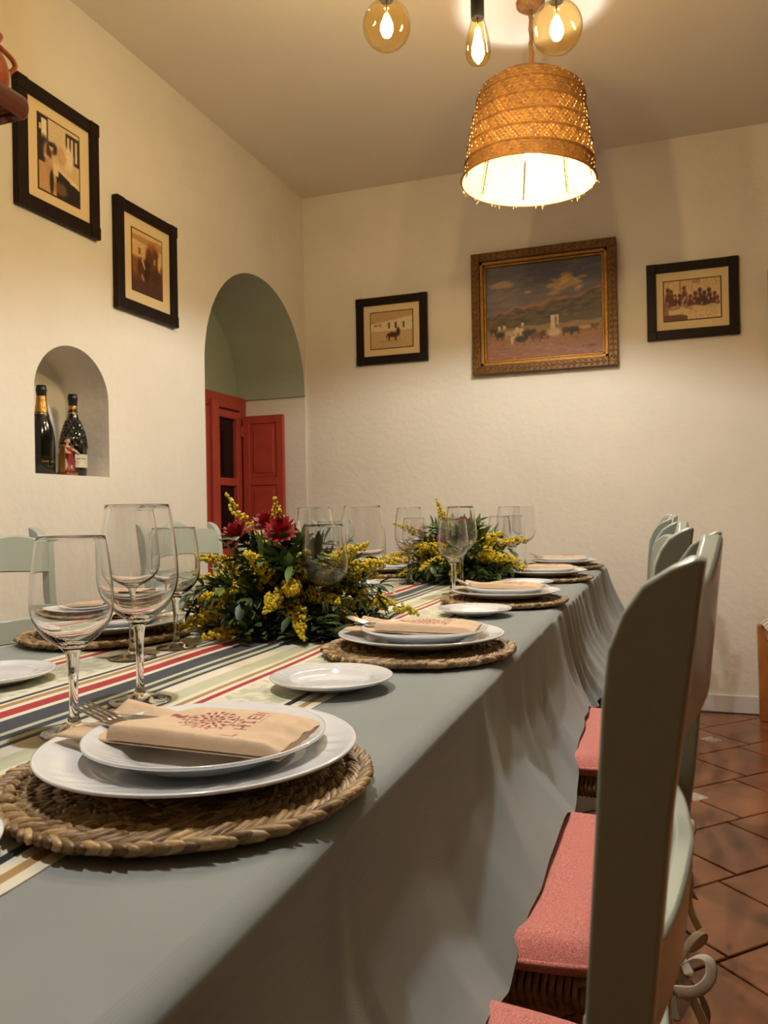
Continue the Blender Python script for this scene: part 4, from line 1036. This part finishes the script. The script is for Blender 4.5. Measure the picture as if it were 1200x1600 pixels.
def oil_painting():
    c = Canvas(220, 180, (92, 88, 94), (142, 124, 116)); pick = random.choice
    c.ell(0.78, 0.04, 0.5, 0.16, (74, 72, 84), 0.7, 0.6); c.ell(0.2, 0.36, 0.42, 0.13, (124, 110, 110), 0.6, 0.6)
    for k in range(160): c.ell(random.random(), random.uniform(0, 0.5), random.uniform(0.03, 0.10), random.uniform(0.006, 0.02), pick(((84, 82, 92), (116, 106, 106), (104, 96, 98), (134, 118, 112), (78, 76, 86))), 0.35, 0.6, random.uniform(-0.4, 0.1))
    for k in range(26): c.ell(random.gauss(0.16, 0.05), random.gauss(0.20, 0.02), 0.03, 0.010, pick(((196, 152, 96), (178, 140, 98))), 0.6, 0.6, -0.35)
    for k in range(80):
        x = random.gauss(0.70, 0.065); c.ell(x, 0.265 + random.gauss(0, 0.035) - 0.05 * math.exp(-((x - 0.71) / 0.05) ** 2), 0.032, 0.014, pick(((200, 160, 98), (186, 146, 92), (210, 172, 112), (168, 132, 92))), 0.6, 0.5, random.uniform(-0.6, 0.2))
    c.ell(0.37, 0.30, 0.03, 0.010, (216, 170, 142), 0.9, 0.5); c.ell(0.40, 0.18, 0.02, 0.008, (150, 136, 120), 0.8, 0.5)
    ridge = lambda x: 0.52 - 0.17 * x + 0.012 * np.sin(18 * x) + 0.008 * np.sin(43 * x) - 0.03 * np.exp(-((x - 0.95) / 0.12) ** 2)
    c.below(lambda x: ridge(x) - 0.03 * np.exp(-((x - 0.5) / 0.3) ** 2), (164, 108, 86), 0.85, 0.02)
    c.below(lambda x: ridge(x) + 0.012 + 0.012 * np.sin(40 * x), (88, 78, 62), 1, 0.02)
    for k in range(230):
        x = random.random(); y = float(ridge(x)) + random.uniform(0.02, 0.2)
        c.ell(x, y, random.uniform(0.015, 0.06), random.uniform(0.004, 0.014), pick(((52, 48, 42), (70, 66, 50), (120, 94, 76), (44, 40, 40), (94, 88, 66), (136, 100, 82))), 0.65, 0.5, -0.2 + random.uniform(-0.3, 0.3))
    c.below(lambda x: 0.665 - 0.02 * x + 0.006 * np.sin(30 * x), (146, 120, 98), 1, 0.02); c.below(lambda x: 0.74 - 0.05 * x + 0 * x, (160, 108, 78), 0.9, 0.08); c.below(lambda x: 0.9 - 0.03 * x, (136, 84, 58), 0.8, 0.12)
    for k in range(260): c.ell(random.random(), random.uniform(0.68, 1), random.uniform(0.008, 0.04), random.uniform(0.003, 0.010), pick(((186, 134, 94), (126, 78, 52), (112, 92, 62), (166, 102, 76), (150, 120, 90))), 0.5, 0.6, random.uniform(-0.4, 0.4))
    D1, D2, L1, L2 = (38, 34, 34), (60, 48, 42), (214, 196, 166), (188, 164, 136)
    def ox(x, y, s_, cc):
        c.ell(x, y, 0.045 * s_, 0.030 * s_, cc, 0.95, 0.3); c.ell(x + 0.045 * s_, y - 0.012 * s_, 0.018 * s_, 0.020 * s_, cc, 0.95, 0.3)
        for q in (-0.032, -0.02, 0.022, 0.034): c.rect(x + q * s_ - 0.004, y + 0.01, x + q * s_ + 0.004, y + 0.062 * s_, cc, 0.9)
    for x, y, s_, cc in ((0.06, 0.68, 0.7, D2), (0.12, 0.73, 0.9, D1), (0.20, 0.72, 0.9, L2), (0.28, 0.70, 0.8, L1), (0.25, 0.78, 0.9, L1), (0.30, 0.79, 1.1, D1), (0.37, 0.73, 1.1, D1), (0.44, 0.765, 1.1, (112, 74, 54)), (0.51, 0.75, 0.9, D2), (0.70, 0.735, 1.0, D2), (0.77, 0.735, 0.9, D1), (0.92, 0.715, 0.8, (84, 78, 64))): ox(x, y, s_, cc)
    for x, y in ((0.115, 0.655), (0.16, 0.65), (0.32, 0.635), (0.27, 0.68)): c.ell(x, y, 0.012, 0.026, L1, 0.95, 0.3); c.ell(x, y - 0.03, 0.008, 0.010, D1, 0.9, 0.3)
    c.rect(0.565, 0.57, 0.60, 0.74, (206, 192, 168)); c.rect(0.615, 0.57, 0.632, 0.67, (196, 180, 156)); c.rect(0.565, 0.565, 0.632, 0.585, (210, 196, 170)); c.ell(0.59, 0.745, 0.065, 0.042, (200, 178, 146), 1, 0.3); c.rect(0.80, 0.705, 0.90, 0.735, (190, 164, 128), 0.85)
    for k, x in enumerate((0.83, 0.865, 0.882, 0.899, 0.916, 0.933)): c.rect(x, 0.90 + 0.004 * (k % 2), x + 0.010, 0.925, (48, 34, 28), 0.85)
    c.noise(0.05, 1); return c

def frame_bars(root, W_, H_, bw, bd, m, name='frame_bar', corner=0.0):
    for (cx, cz, lx, lz) in ((0, H_ / 2 - bw / 2, W_ - 2 * bw, bw), (0, -H_ / 2 + bw / 2, W_ - 2 * bw, bw), (-W_ / 2 + bw / 2, 0, bw, H_), (W_ / 2 - bw / 2, 0, bw, H_)):
        MB().box((cx, -bd / 2, cz), (lx, bd, lz)).build(name, m, root, bevel=0.003)
    if corner:
        for sx in (-1, 1):
            for sz in (-1, 1):
                MB().box((sx * (W_ / 2 - bw / 2), -bd / 2 - 0.0015, sz * (H_ / 2 - bw / 2)), (bw + corner, bd + 0.003, bw + corner)).build('corner_block', m, root, bevel=0.003)
def framed_photo(label, canvas, W_, H_, PW, PH, loc, rz, rot_roll=0.0):
    root = thing('framed_photograph', label, 'picture', loc, rz, 'framed sepia photographs')
    bw = 0.045
    frame_bars(root, W_, H_, bw, 0.024, M['dark'], corner=0.001)
    MB().box((0, -0.008, 0), (W_ - 2 * bw + 0.006, 0.010, H_ - 2 * bw + 0.006)).build('mount_card', M['card'], root)
    MB().box((0, -0.0136, 0), (PW + 0.010, 0.0012, PH + 0.010)).build('mount_line', M['darkline'], root)
    canvas.obj('photo_print', PW, PH, M['print'], root).location = (0, -0.0148, 0)
    if rot_roll: root.rotation_euler = (0, rot_roll, rz)
    return root
# left wall pictures face +x: rotate local -y to +x  (rz = +90 deg)
framed_photo('dark framed photograph of a seated man at a table, higher on the left wall', photo_writer(), 0.388, 0.420, 0.192, 0.248, (XL + 0.001, 2.190, 2.222), PI / 2)
framed_photo('dark framed photograph of figures under trees, lower on the left wall', photo_trees(), 0.392, 0.425, 0.192, 0.238, (XL + 0.001, 2.674, 2.008), PI / 2)
framed_photo('dark framed photograph of a lone bull, left of the gold framed painting', photo_bull(), 0.417, 0.373, 0.244, 0.200, (-1.414, YB - 0.001, 2.018), 0)
framed_photo('dark framed photograph of a crowd of men, right of the gold framed painting', photo_crowd(), 0.421, 0.375, 0.258, 0.193, (0.144, YB - 0.001, 2.021), 0)
def gilt(label, W_, H_, loc, canvas=None):
    root = thing('framed_painting', label, 'painting', loc, 0)
    bw = 0.072
    frame_bars(root, W_, H_, bw * 0.62, 0.045, M['gilt_dark'], 'frame_rail')
    iw, ih = W_ - 2 * bw * 0.62, H_ - 2 * bw * 0.62
    for k, (d, wd) in enumerate(((0.034, 0.018), (0.024, 0.012))):
        b = MB(); a, c_ = iw - (0.0 if k == 0 else 0.036), ih - (0.0 if k == 0 else 0.036)
        for (cx, cz, lx, lz) in ((0, c_ / 2 - wd / 2, a, wd), (0, -c_ / 2 + wd / 2, a, wd), (-a / 2 + wd / 2, 0, wd, c_), (a / 2 - wd / 2, 0, wd, c_)): b.box((cx, -d / 2, cz), (lx, d, lz))
        b.build('inner_moulding', M['gold'], root, bevel=0.003)
    b = MB()                                             # carved running ornament
    def orn(x, z, ax, az, s):
        t = Vector((ax, 0, az)); q = Vector((-az, 0, ax)); n = Vector((0, -1, 0))
        for k, (o1, o2, rot, L) in enumerate(((-0.006, 0.004, 0.7, 0.011), (-0.006, -0.004, -0.7, 0.011), (0.006, 0.0, 0.0, 0.008), (0.0, 0.012, 0.2, 0.007), (0.0, -0.012, -0.2, 0.007))):
            c0 = Vector((x, -0.045, z)) + t * o1 + q * o2; d = t * cos(rot) + q * sin(rot); sdd = q * cos(rot) - t * sin(rot)
            b.ellipsoid(c0, (sdd * 0.0042, n * 0.006, d * L), 6, 4)
    nx_, nz_ = int(W_ / 0.028), int(H_ / 0.028); e = bw * 0.31
    for i in range(nx_):
        x = -W_ / 2 + (i + 0.5) * W_ / nx_
        for z, dr in ((H_ / 2 - e, 1), (-H_ / 2 + e, -1)): orn(x, z, dr, 0, 1)
    for i in range(1, nz_ - 1):
        z = -H_ / 2 + (i + 0.5) * H_ / nz_
        for x, dr in ((-W_ / 2 + e, 1), (W_ / 2 - e, -1)): orn(x, z, 0, dr, 1)
    b.build('carved_ornament', M['gold'], root, smooth=True)
    pw, ph = iw - 0.056, ih - 0.056
    if canvas: canvas.obj('canvas', pw, ph, M['oil'], root).location = (0, -0.010, 0)
    else: MB().box((0, -0.008, 0), (pw, 0.01, ph)).build('canvas', mat('dark_canvas', (70, 58, 46), 0.5, var=0.3, vscale=9), root)
    return root
gilt('gold framed oil painting of cattle and riders before hills on the back wall', 0.745, 0.643, (-0.580, YB - 0.001, 2.046), oil_painting())
gilt('gilt framed picture on the back wall cut by the right edge', 0.56, 0.425, (0.762, YB - 0.001, 1.912))

# ------------------------------------------------------------------ niche: bottles and figurine
def bottle_mesh(parts, root):
    for nm, prof, m in parts: MB().lathe(prof, 32).build(nm, m, root, smooth=True)
b1 = thing('champagne_bottle', 'dark sparkling wine bottle with gold neck foil, left in the wall niche', 'bottle', (-2.035, 2.196, NZ0))
bottle_mesh([('body', [(0.0004, 0.0), (0.038, 0.0), (0.043, 0.006), (0.0435, 0.09), (0.0425, 0.125), (0.037, 0.165), (0.028, 0.195), (0.021, 0.218), (0.0172, 0.25), (0.0150, 0.285), (0.0004, 0.286)], M['bottle']),
             ('neck_foil', [(0.0255, 0.207), (0.0224, 0.218), (0.0186, 0.25), (0.0165, 0.278)], M['foil']),
             ('foil_band', [(0.0265, 0.2055), (0.0245, 0.2125)], M['capblk']), ('foil_band', [(0.0236, 0.2155), (0.0225, 0.2195)], M['capblk']),
             ('capsule', [(0.0166, 0.272), (0.0172, 0.290), (0.0185, 0.294), (0.0185, 0.300), (0.0165, 0.304), (0.0165, 0.313), (0.0004, 0.314)], M['capblk'])], b1)
b2 = thing('champagne_bottle', 'dark faceted sparkling wine bottle with cream label, right in the wall niche', 'bottle', (-2.045, 2.362, NZ0))
bp = [(0.0004, 0.0), (0.040, 0.0), (0.0455, 0.006), (0.047, 0.06), (0.048, 0.105), (0.0465, 0.13), (0.041, 0.158), (0.032, 0.185), (0.0225, 0.21), (0.0165, 0.235), (0.0148, 0.262), (0.0142, 0.285), (0.0004, 0.286)]
MB().lathe(bp, 32).build('body', M['bottle'], b2, smooth=True)
fb = MB()
for rI, z in enumerate([0.112 + 0.0125 * k for k in range(8)]):
    rad = float(np.interp(z, [p[1] for p in bp], [p[0] for p in bp])); n = 18
    for q in range(n):
        a = 2 * PI * (q + 0.5 * (rI % 2)) / n; er = Vector((cos(a), sin(a), 0)); et = Vector((-sin(a), cos(a), 0))
        fb.add([er * rad + et * (rad * PI / n * 0.95) + Vector((0, 0, z)), er * (rad * 0.985) + Vector((0, 0, z + 0.0125)), er * rad - et * (rad * PI / n * 0.95) + Vector((0, 0, z)), er * rad + Vector((0, 0, z - 0.0125)), er * (rad + 0.0035) + Vector((0, 0, z))], [(0, 1, 4), (1, 2, 4), (2, 3, 4), (3, 0, 4)])
fb.build('facet_relief', M['bottle'], b2)
MB().lathe([(0.0158, 0.243), (0.0154, 0.262)], 24).build('neck_foil', M['foil'], b2, smooth=True)
for z in (0.232, 0.238): MB().lathe([(0.0178, z), (0.0172, z + 0.0035)], 24).build('foil_band', M['capblk'] if z > 0.235 else M['foil'], b2, smooth=True)
MB().lathe([(0.0158, 0.262), (0.0165, 0.282), (0.0182, 0.286), (0.0182, 0.293), (0.0162, 0.297), (0.0162, 0.305), (0.0004, 0.306)], 24).build('capsule', M['capblk'], b2, smooth=True)
def label_patch(root, rad, z0, z1, a0, a1, m, name='label'):
    b = MB(); b.grid(lambda u, v: (rad * cos(a0 + (a1 - a0) * u), rad * sin(a0 + (a1 - a0) * u), z0 + (z1 - z0) * v), 16, 2); return b.build(name, m, root, smooth=True)
lab = label_patch(b2, 0.0484, 0.034, 0.082, -0.75, 0.55, M['label'])
def script(root, rad, z, a0, a1, size, m, s):
    n = len(s); b = MB()
    for i, ch in enumerate(s):
        a = a0 + (a1 - a0) * (i + 0.5) / n
        if ch == ' ': continue
        g = GLY.get(ch, GLY['o'])
        for r_, rowb in enumerate(g):
            for c_, bit in enumerate(rowb):
                if bit == '1':
                    aa = a + (c_ - 1.5) * (a1 - a0) / n / 5.2; zz = z + (len(g) / 2 - r_) * size / len(g)
                    er = Vector((cos(aa), sin(aa), 0)); et = Vector((-sin(aa), cos(aa), 0)); hs = size / len(g) * 0.55
                    b.add([er * rad + et * sx * hs + Vector((0, 0, zz + sz * hs)) for sx, sz in ((-1, -1), (1, -1), (1, 1), (-1, 1))], [(0, 1, 2, 3)])
    b.build('lettering', m, root)
GLY = {'o': ['0110', '1001', '1001', '0110'], 'P': ['1110', '1001', '1110', '1000', '1000'], 'E': ['1111', '1000', '1110', '1000', '1111'], 'R': ['1110', '1001', '1110', '1010', '1001'], 'T': ['1111', '0110', '0110', '0110', '0110'], 'i': ['0100', '0000', '0100', '0100'], 'n': ['0000', '1110', '1001', '1001'], 'u': ['0000', '1001', '1001', '0111']}
script(lab, 0.0488, 0.066, -0.62, 0.15, 0.005, M['darkline'], 'uno noui')
script(b1, 0.0440, 0.046, -0.85, 0.35, 0.006, M['foil'], 'PERT onio'); script(b1, 0.0440, 0.030, -0.45, 0.10, 0.0035, M['foil'], 'oino')
fg = thing('saint_figurine', 'small painted figurine in red and gold robes between the two niche bottles', 'figurine', (-1.992, 2.268, NZ0))
MB().box((0, 0, 0.006), (0.05, 0.058, 0.012)).build('plinth', M['figgold'], fg, bevel=0.003)
fbod = MB(); fbod.lathe([(0.0004, 0.012), (0.024, 0.012), (0.0235, 0.03), (0.018, 0.055), (0.0145, 0.078), (0.0175, 0.092), (0.014, 0.103), (0.006, 0.107), (0.0055, 0.113), (0.0105, 0.119), (0.0118, 0.126), (0.0095, 0.134), (0.0004, 0.138)], 20)
fbod.tube([(0.004, 0.013, 0.097), (0.018, 0.022, 0.088), (0.026, 0.032, 0.077)], [0.0065, 0.0055, 0.0042], 8); fbod.tube([(0.004, -0.013, 0.097), (0.014, -0.018, 0.082), (0.022, -0.008, 0.078)], [0.0065, 0.0055, 0.0045], 8)
fbod.build('body', M['figskin'], fg, smooth=True)
fr2 = MB(); vs = []
for i in range(14):
    t = i / 13
    for j in range(25):
        a = -2.1 + 4.2 * j / 24; rr = (0.0275 - 0.010 * t ** 0.8) * (1 + 0.08 * sin(7 * a)); vs.append((rr * cos(a), rr * sin(a) + 0.004 * sin(4 * t), 0.012 + 0.088 * t))
fr2.add(vs, [(i * 25 + j, i * 25 + j + 1, (i + 1) * 25 + j + 1, (i + 1) * 25 + j) for i in range(13) for j in range(24)]); fr2.build('red_robe', M['figred'], fg, smooth=True, solid=0.001)
ck = MB(); vs = []
for i in range(14):
    t = i / 13
    for j in range(19):
        a = 1.0 + 4.2 * j / 18; rr = (0.031 - 0.010 * t) * (1 + 0.1 * sin(6 * a + 2 * t)); vs.append((rr * cos(a), rr * sin(a), 0.012 + 0.098 * t))
ck.add(vs, [(i * 19 + j, i * 19 + j + 1, (i + 1) * 19 + j + 1, (i + 1) * 19 + j) for i in range(13) for j in range(18)]); ck.build('gold_cloak', M['figgold'], fg, smooth=True, solid=0.001)
hb = MB(); hb.ellipsoid((-0.002, 0, 0.130), ((0.0132, 0, 0), (0, 0.0135, 0), (0, 0, 0.0105)), 12, 8); hb.ellipsoid((-0.006, 0, 0.118), ((0.010, 0, 0), (0, 0.013, 0), (0, 0, 0.018)), 12, 8); hb.build('hair', M['fighair'], fg, smooth=True)

# ------------------------------------------------------------------ shelf and jug at the upper left
sh = thing('wall_shelf', 'dark varnished wooden shelf end on the left wall above the niche', 'shelf', (XL, 1.45, 2.15))
MB().box((0.105, 0.02, 0.05), (0.21, 0.70, 0.030)).build('board', M['shelf'], sh, bevel=0.004)
nb = MB()
def nosing(p, q, r, hz):
    n = 10; P, Q = Vector(p), Vector(q); d = (Q - P).normalized(); s_ = Vector((d.y, -d.x, 0))
    prof = [(s_ * (r * cos(-PI / 2 + PI * k / n)) + Vector((0, 0, hz * sin(-PI / 2 + PI * k / n)))) for k in range(n + 1)]
    nb.add([P + o for o in prof] + [Q + o for o in prof], [(k, k + 1, n + 2 + k, n + 1 + k) for k in range(n)] + [tuple(range(n, -1, -1)), tuple(range(n + 1, 2 * n + 2)), (0, n + 1, 2 * n + 1, n)])
nosing((0.21, -0.33, 0.045), (0.21, 0.372, 0.045), 0.018, 0.034); nosing((0.21, 0.372, 0.045), (0.0, 0.372, 0.045), 0.018, 0.034)
nb.ellipsoid((0.21, 0.372, 0.045), ((0.018, 0, 0), (0, 0.018, 0), (0, 0, 0.034)), 20, 10)
nb.build('bullnose_edge', M['shelf'], sh, smooth=True); 
cvb = MB(); cvb.prism([(0, 0.035), (0.185, 0.035), (0.16, 0.02), (0.05, -0.01), (0, -0.02)], -0.33, 0.33, 'y'); cvb.build('cove_moulding', M['shelf'], sh, bevel=0.004)
jg = thing('terracotta_jug', 'glazed terracotta jug with a loop handle on the dark shelf', 'jug', (XL + 0.13, 1.765, 2.2155))
MB().lathe([(0.0004, 0), (0.038, 0), (0.046, 0.01), (0.064, 0.05), (0.066, 0.08), (0.055, 0.115), (0.040, 0.140), (0.037, 0.150), (0.043, 0.168), (0.050, 0.180), (0.046, 0.181), (0.035, 0.155), (0.0004, 0.15)], 36).build('body', M['terra'], jg, smooth=True)
hp = [Vector((0.02, 0.033 + 0.052 * sin(PI * t) + 0.016 * t, 0.158 - 0.075 * t + 0.014 * sin(PI * t))) for t in [k / 12 for k in range(13)]]
MB().tube(hp, 0.0085, 10, flat=0.8).build('handle', M['terra'], jg, smooth=True)

# ------------------------------------------------------------------ lamps
def basket_lamp(label, x, y, zb, tilt):
    root = thing('pendant_lamp', label, 'lamp', (x, y, ZC), 0, 'straw basket pendant lamps')
    H_, rb_, rt_ = 0.345, 0.236, 0.182
    Z = zb - ZC
    hookz = zb + 0.40 - ZC
    Rt = Matrix.Translation((0, 0, hookz)) @ Matrix.Rotation(tilt, 4, 'Y') @ Matrix.Translation((0, 0, -hookz))
    def rad(h):
        r = rb_ + (rt_ - rb_) * (h / H_)
        if h > H_ * 0.90: q = (h - H_ * 0.90) / (H_ * 0.10); r -= 0.045 * q * q
        return r
    def P(a, h, off=0.0):
        rr = rad(h) + off + 0.0025 * sin(3 * a + 20 * h); return Rt @ Vector((rr * cos(a), rr * sin(a), Z + h + 0.008 * sin(a + 0.8) * (1 - abs(2 * h / H_ - 1))))
    nb_ = 6; bh = H_ / nb_
    for k in range(nb_):
        b = MB(); h0 = k * bh; ph = random.random()
        n = int(2 * PI * rad(h0 + bh / 2) / 0.0150)
        open_ = 0.50 if k == 0 else (0.385 if k in (1, 2, 3) else 0.47)
        for fam in (1, -1):
            for i in range(n):
                a0 = 2 * PI * (i + ph) / n; wv = 2 * PI / n * (open_ + 0.035 * random.random()) if k else 2 * PI / n * 0.58
                if k in (1, 2, 3): wv *= random.uniform(0.92, 1.2)
                g = (1.12 if fam > 0 else 0.80) * random.uniform(0.7, 1.2); b.cc = tuple(np.array(lin((150, 104, 46))) * g)
                slope = bh / rad(h0 + bh / 2) * 0.9
                vs = []; m_ = 6
                for q in range(m_ + 1):
                    t = q / m_; h = h0 - 0.004 + (bh + 0.008) * t
                    a = a0 + fam * slope * (t - 0.5)
                    wob = (0.0016 if (q + i) % 2 else -0.0016) * fam + 0.003 * (1 - t) 
                    for sgn in (-1, 1): vs.append(P(a + sgn * wv, min(H_, max(0, h)), wob))
                b.add(vs, [(2 * q, 2 * q + 1, 2 * q + 3, 2 * q + 2) for q in range(m_)])
        b.build('woven_band', M['basket'], root)
        s = MB(); s.cc = lin((146, 100, 44)); pts = [P(2 * PI * i / 90, h0 + 0.002, 0.0035) for i in range(91)]
        s.tube(pts, 0.0026 if k else 0.0050, 6, cap=False); s.build('braid_seam', M['basket'], root, smooth=True)
    s = MB(); s.cc = lin((128, 84, 36)); s.tube([P(2 * PI * i / 90, H_, 0.0) for i in range(91)], 0.006, 6, cap=False); s.build('braid_seam', M['basket'], root, smooth=True)
    b = MB(); b.cc = lin((170, 125, 60))                 # frayed straw ends under the lower rim
    for i in range(46):
        a = random.uniform(0, 2 * PI); p = P(a, 0.0, 0.003); d = Rt.to_3x3() @ Vector((cos(a) * random.uniform(-0.5, 1), sin(a) * random.uniform(-0.5, 1), -1)) * random.uniform(0.006, 0.016)
        b.tube([p, p + d], [0.0014, 0.0006], 4)
    b.build('frayed_ends', M['basket'], root)
    for i in range(8):
        a = 2 * PI * (i + 0.3) / 8; MB().tube([P(a, 0.02, -0.010), P(a, H_ * 0.95, -0.012)], 0.0024, 6).build('wire_rib', M['black'], root, smooth=True)
    for i in range(3):
        a = 2 * PI * i / 3; MB().tube([P(a, H_ - 0.004, -0.004), Rt @ Vector((0, 0, Z + H_ + 0.008))], 0.0018, 6).build('spider_arm', M['black'], root, smooth=True)
    MB().lathe([(0.0004, Z + 0.215), (0.018, Z + 0.215), (0.020, Z + 0.205), (0.020, Z + 0.145), (0.0004, Z + 0.142)], 20).build('socket', M['white'], root, smooth=True)
    MB().tube([(0, 0, Z + 0.21), (0, 0, Z + H_ + 0.02)], 0.004, 8).build('inner_cord', M['black'], root, smooth=True)
    bl = MB(); bl.lathe([(0.0004, Z + 0.055), (0.012, Z + 0.057), (0.023, Z + 0.066), (0.0295, Z + 0.082), (0.0300, Z + 0.092), (0.0285, Z + 0.100)], 24)
    bl.build('bulb', M['bulb'], root, smooth=True)
    MB().lathe([(0.0285, Z + 0.100), (0.022, Z + 0.120), (0.014, Z + 0.143), (0.0004, Z + 0.1445)], 24).build('bulb_neck', M['bulbneck'], root, smooth=True)
    hk = MB(); c = Vector((0, 0, Z + H_ + 0.03)); hk.tube([c + Vector((0.010 * cos(t), 0, 0.013 * sin(t))) for t in np.linspace(-PI / 2, PI * 1.2, 16)], 0.0028, 6); hk.build('hook', M['black'], root, smooth=True)
    rp = MB(); rp.tube([(0.002 * sin(i * 1.9), 0.002 * cos(i * 1.9), Z + H_ + 0.043 + i * (-Z - H_ - 0.05) / 14) for i in range(15)], 0.008, 8); rp.build('rope_cord', M['rope'], root, smooth=True)
    MB().lathe([(0.0004, -0.030), (0.03, -0.030), (0.05, -0.014), (0.052, 0.0), (0.0004, 0.0)], 28).build('ceiling_rose', M['rope'], root, smooth=True)
basket_lamp('straw basket pendant lamp glowing over the far half of the table', -0.425, 2.87, 2.185, math.radians(3))
basket_lamp('straw basket pendant lamp over the near end of the table', -0.56, 0.86, 2.185, math.radians(-2))

def edison(label, x, y, z, globe, L):
    root = thing('pendant_bulb', label, 'lamp', (x, y, ZC), 0, 'amber filament pendants')
    Z = z - ZC
    if globe:
        R = 0.0625; prof = [(max(0.0004, R * sin(t)), Z - R * cos(t)) for t in np.linspace(0.001, PI - 0.32, 26)] + [(0.018, Z + R * 1.02), (0.016, Z + R * 1.12)]; top = Z + R * 1.12
    else:
        prof = [(0.0004, Z - 0.062), (0.012, Z - 0.0605), (0.022, Z - 0.055), (0.029, Z - 0.045), (0.0318, Z - 0.030), (0.0305, Z - 0.012), (0.027, Z + 0.010), (0.0215, Z + 0.034), (0.0165, Z + 0.052), (0.0145, Z + 0.062)]; top = Z + 0.062
    MB().lathe(prof, 40).build('glass_envelope', M['amber'], root, smooth=True)
    f = MB()
    if globe: f.lathe([(0.0004, Z - 0.030), (0.010, Z - 0.027), (0.0165, Z - 0.012), (0.0155, Z + 0.002), (0.009, Z + 0.018), (0.0055, Z + 0.028), (0.0004, Z + 0.030)], 16)
    else: f.lathe([(0.0004, Z - 0.050), (0.010, Z - 0.047), (0.0155, Z - 0.034), (0.0145, Z - 0.015), (0.0085, Z + 0.008), (0.005, Z + 0.030), (0.0004, Z + 0.034)], 16)
    f.build('filament', M['fil'], root, smooth=True)
    st = MB(); st.tube([(0, 0, Z + 0.030), (0, 0, top)], 0.003, 8); st.build('glass_post', M['brass'], root, smooth=True)
    MB().lathe([(0.0004, top + 0.012), (0.0145, top + 0.012), (0.0150, top - 0.002), (0.0004, top - 0.004)], 20).build('brass_cap', M['brass'], root, smooth=True)
    MB().lathe([(0.0004, top - 0.006), (0.0168, top - 0.006), (0.0168, top + 0.16), (0.0004, top + 0.162)], 24).build('socket_tube', M['black'], root, smooth=True)
    MB().tube([(0, 0, top + 0.16), (0, 0, -0.02)], 0.0035, 8).build('cord', M['black'], root, smooth=True)
    MB().lathe([(0.0004, -0.022), (0.035, -0.022), (0.038, -0.018), (0.038, 0.0), (0.0004, 0.0)], 24).build('ceiling_rose', M['black'], root, smooth=True)
edison('round amber globe bulb pendant, left one of the three', -0.661, 1.951, 2.269, True, 1)
edison('pear shaped amber filament bulb on a black tube between the globes', -0.425, 1.970, 2.190, False, 1)
edison('round amber globe bulb pendant in front of the straw lamp', -0.231, 1.986, 2.188, True, 1)
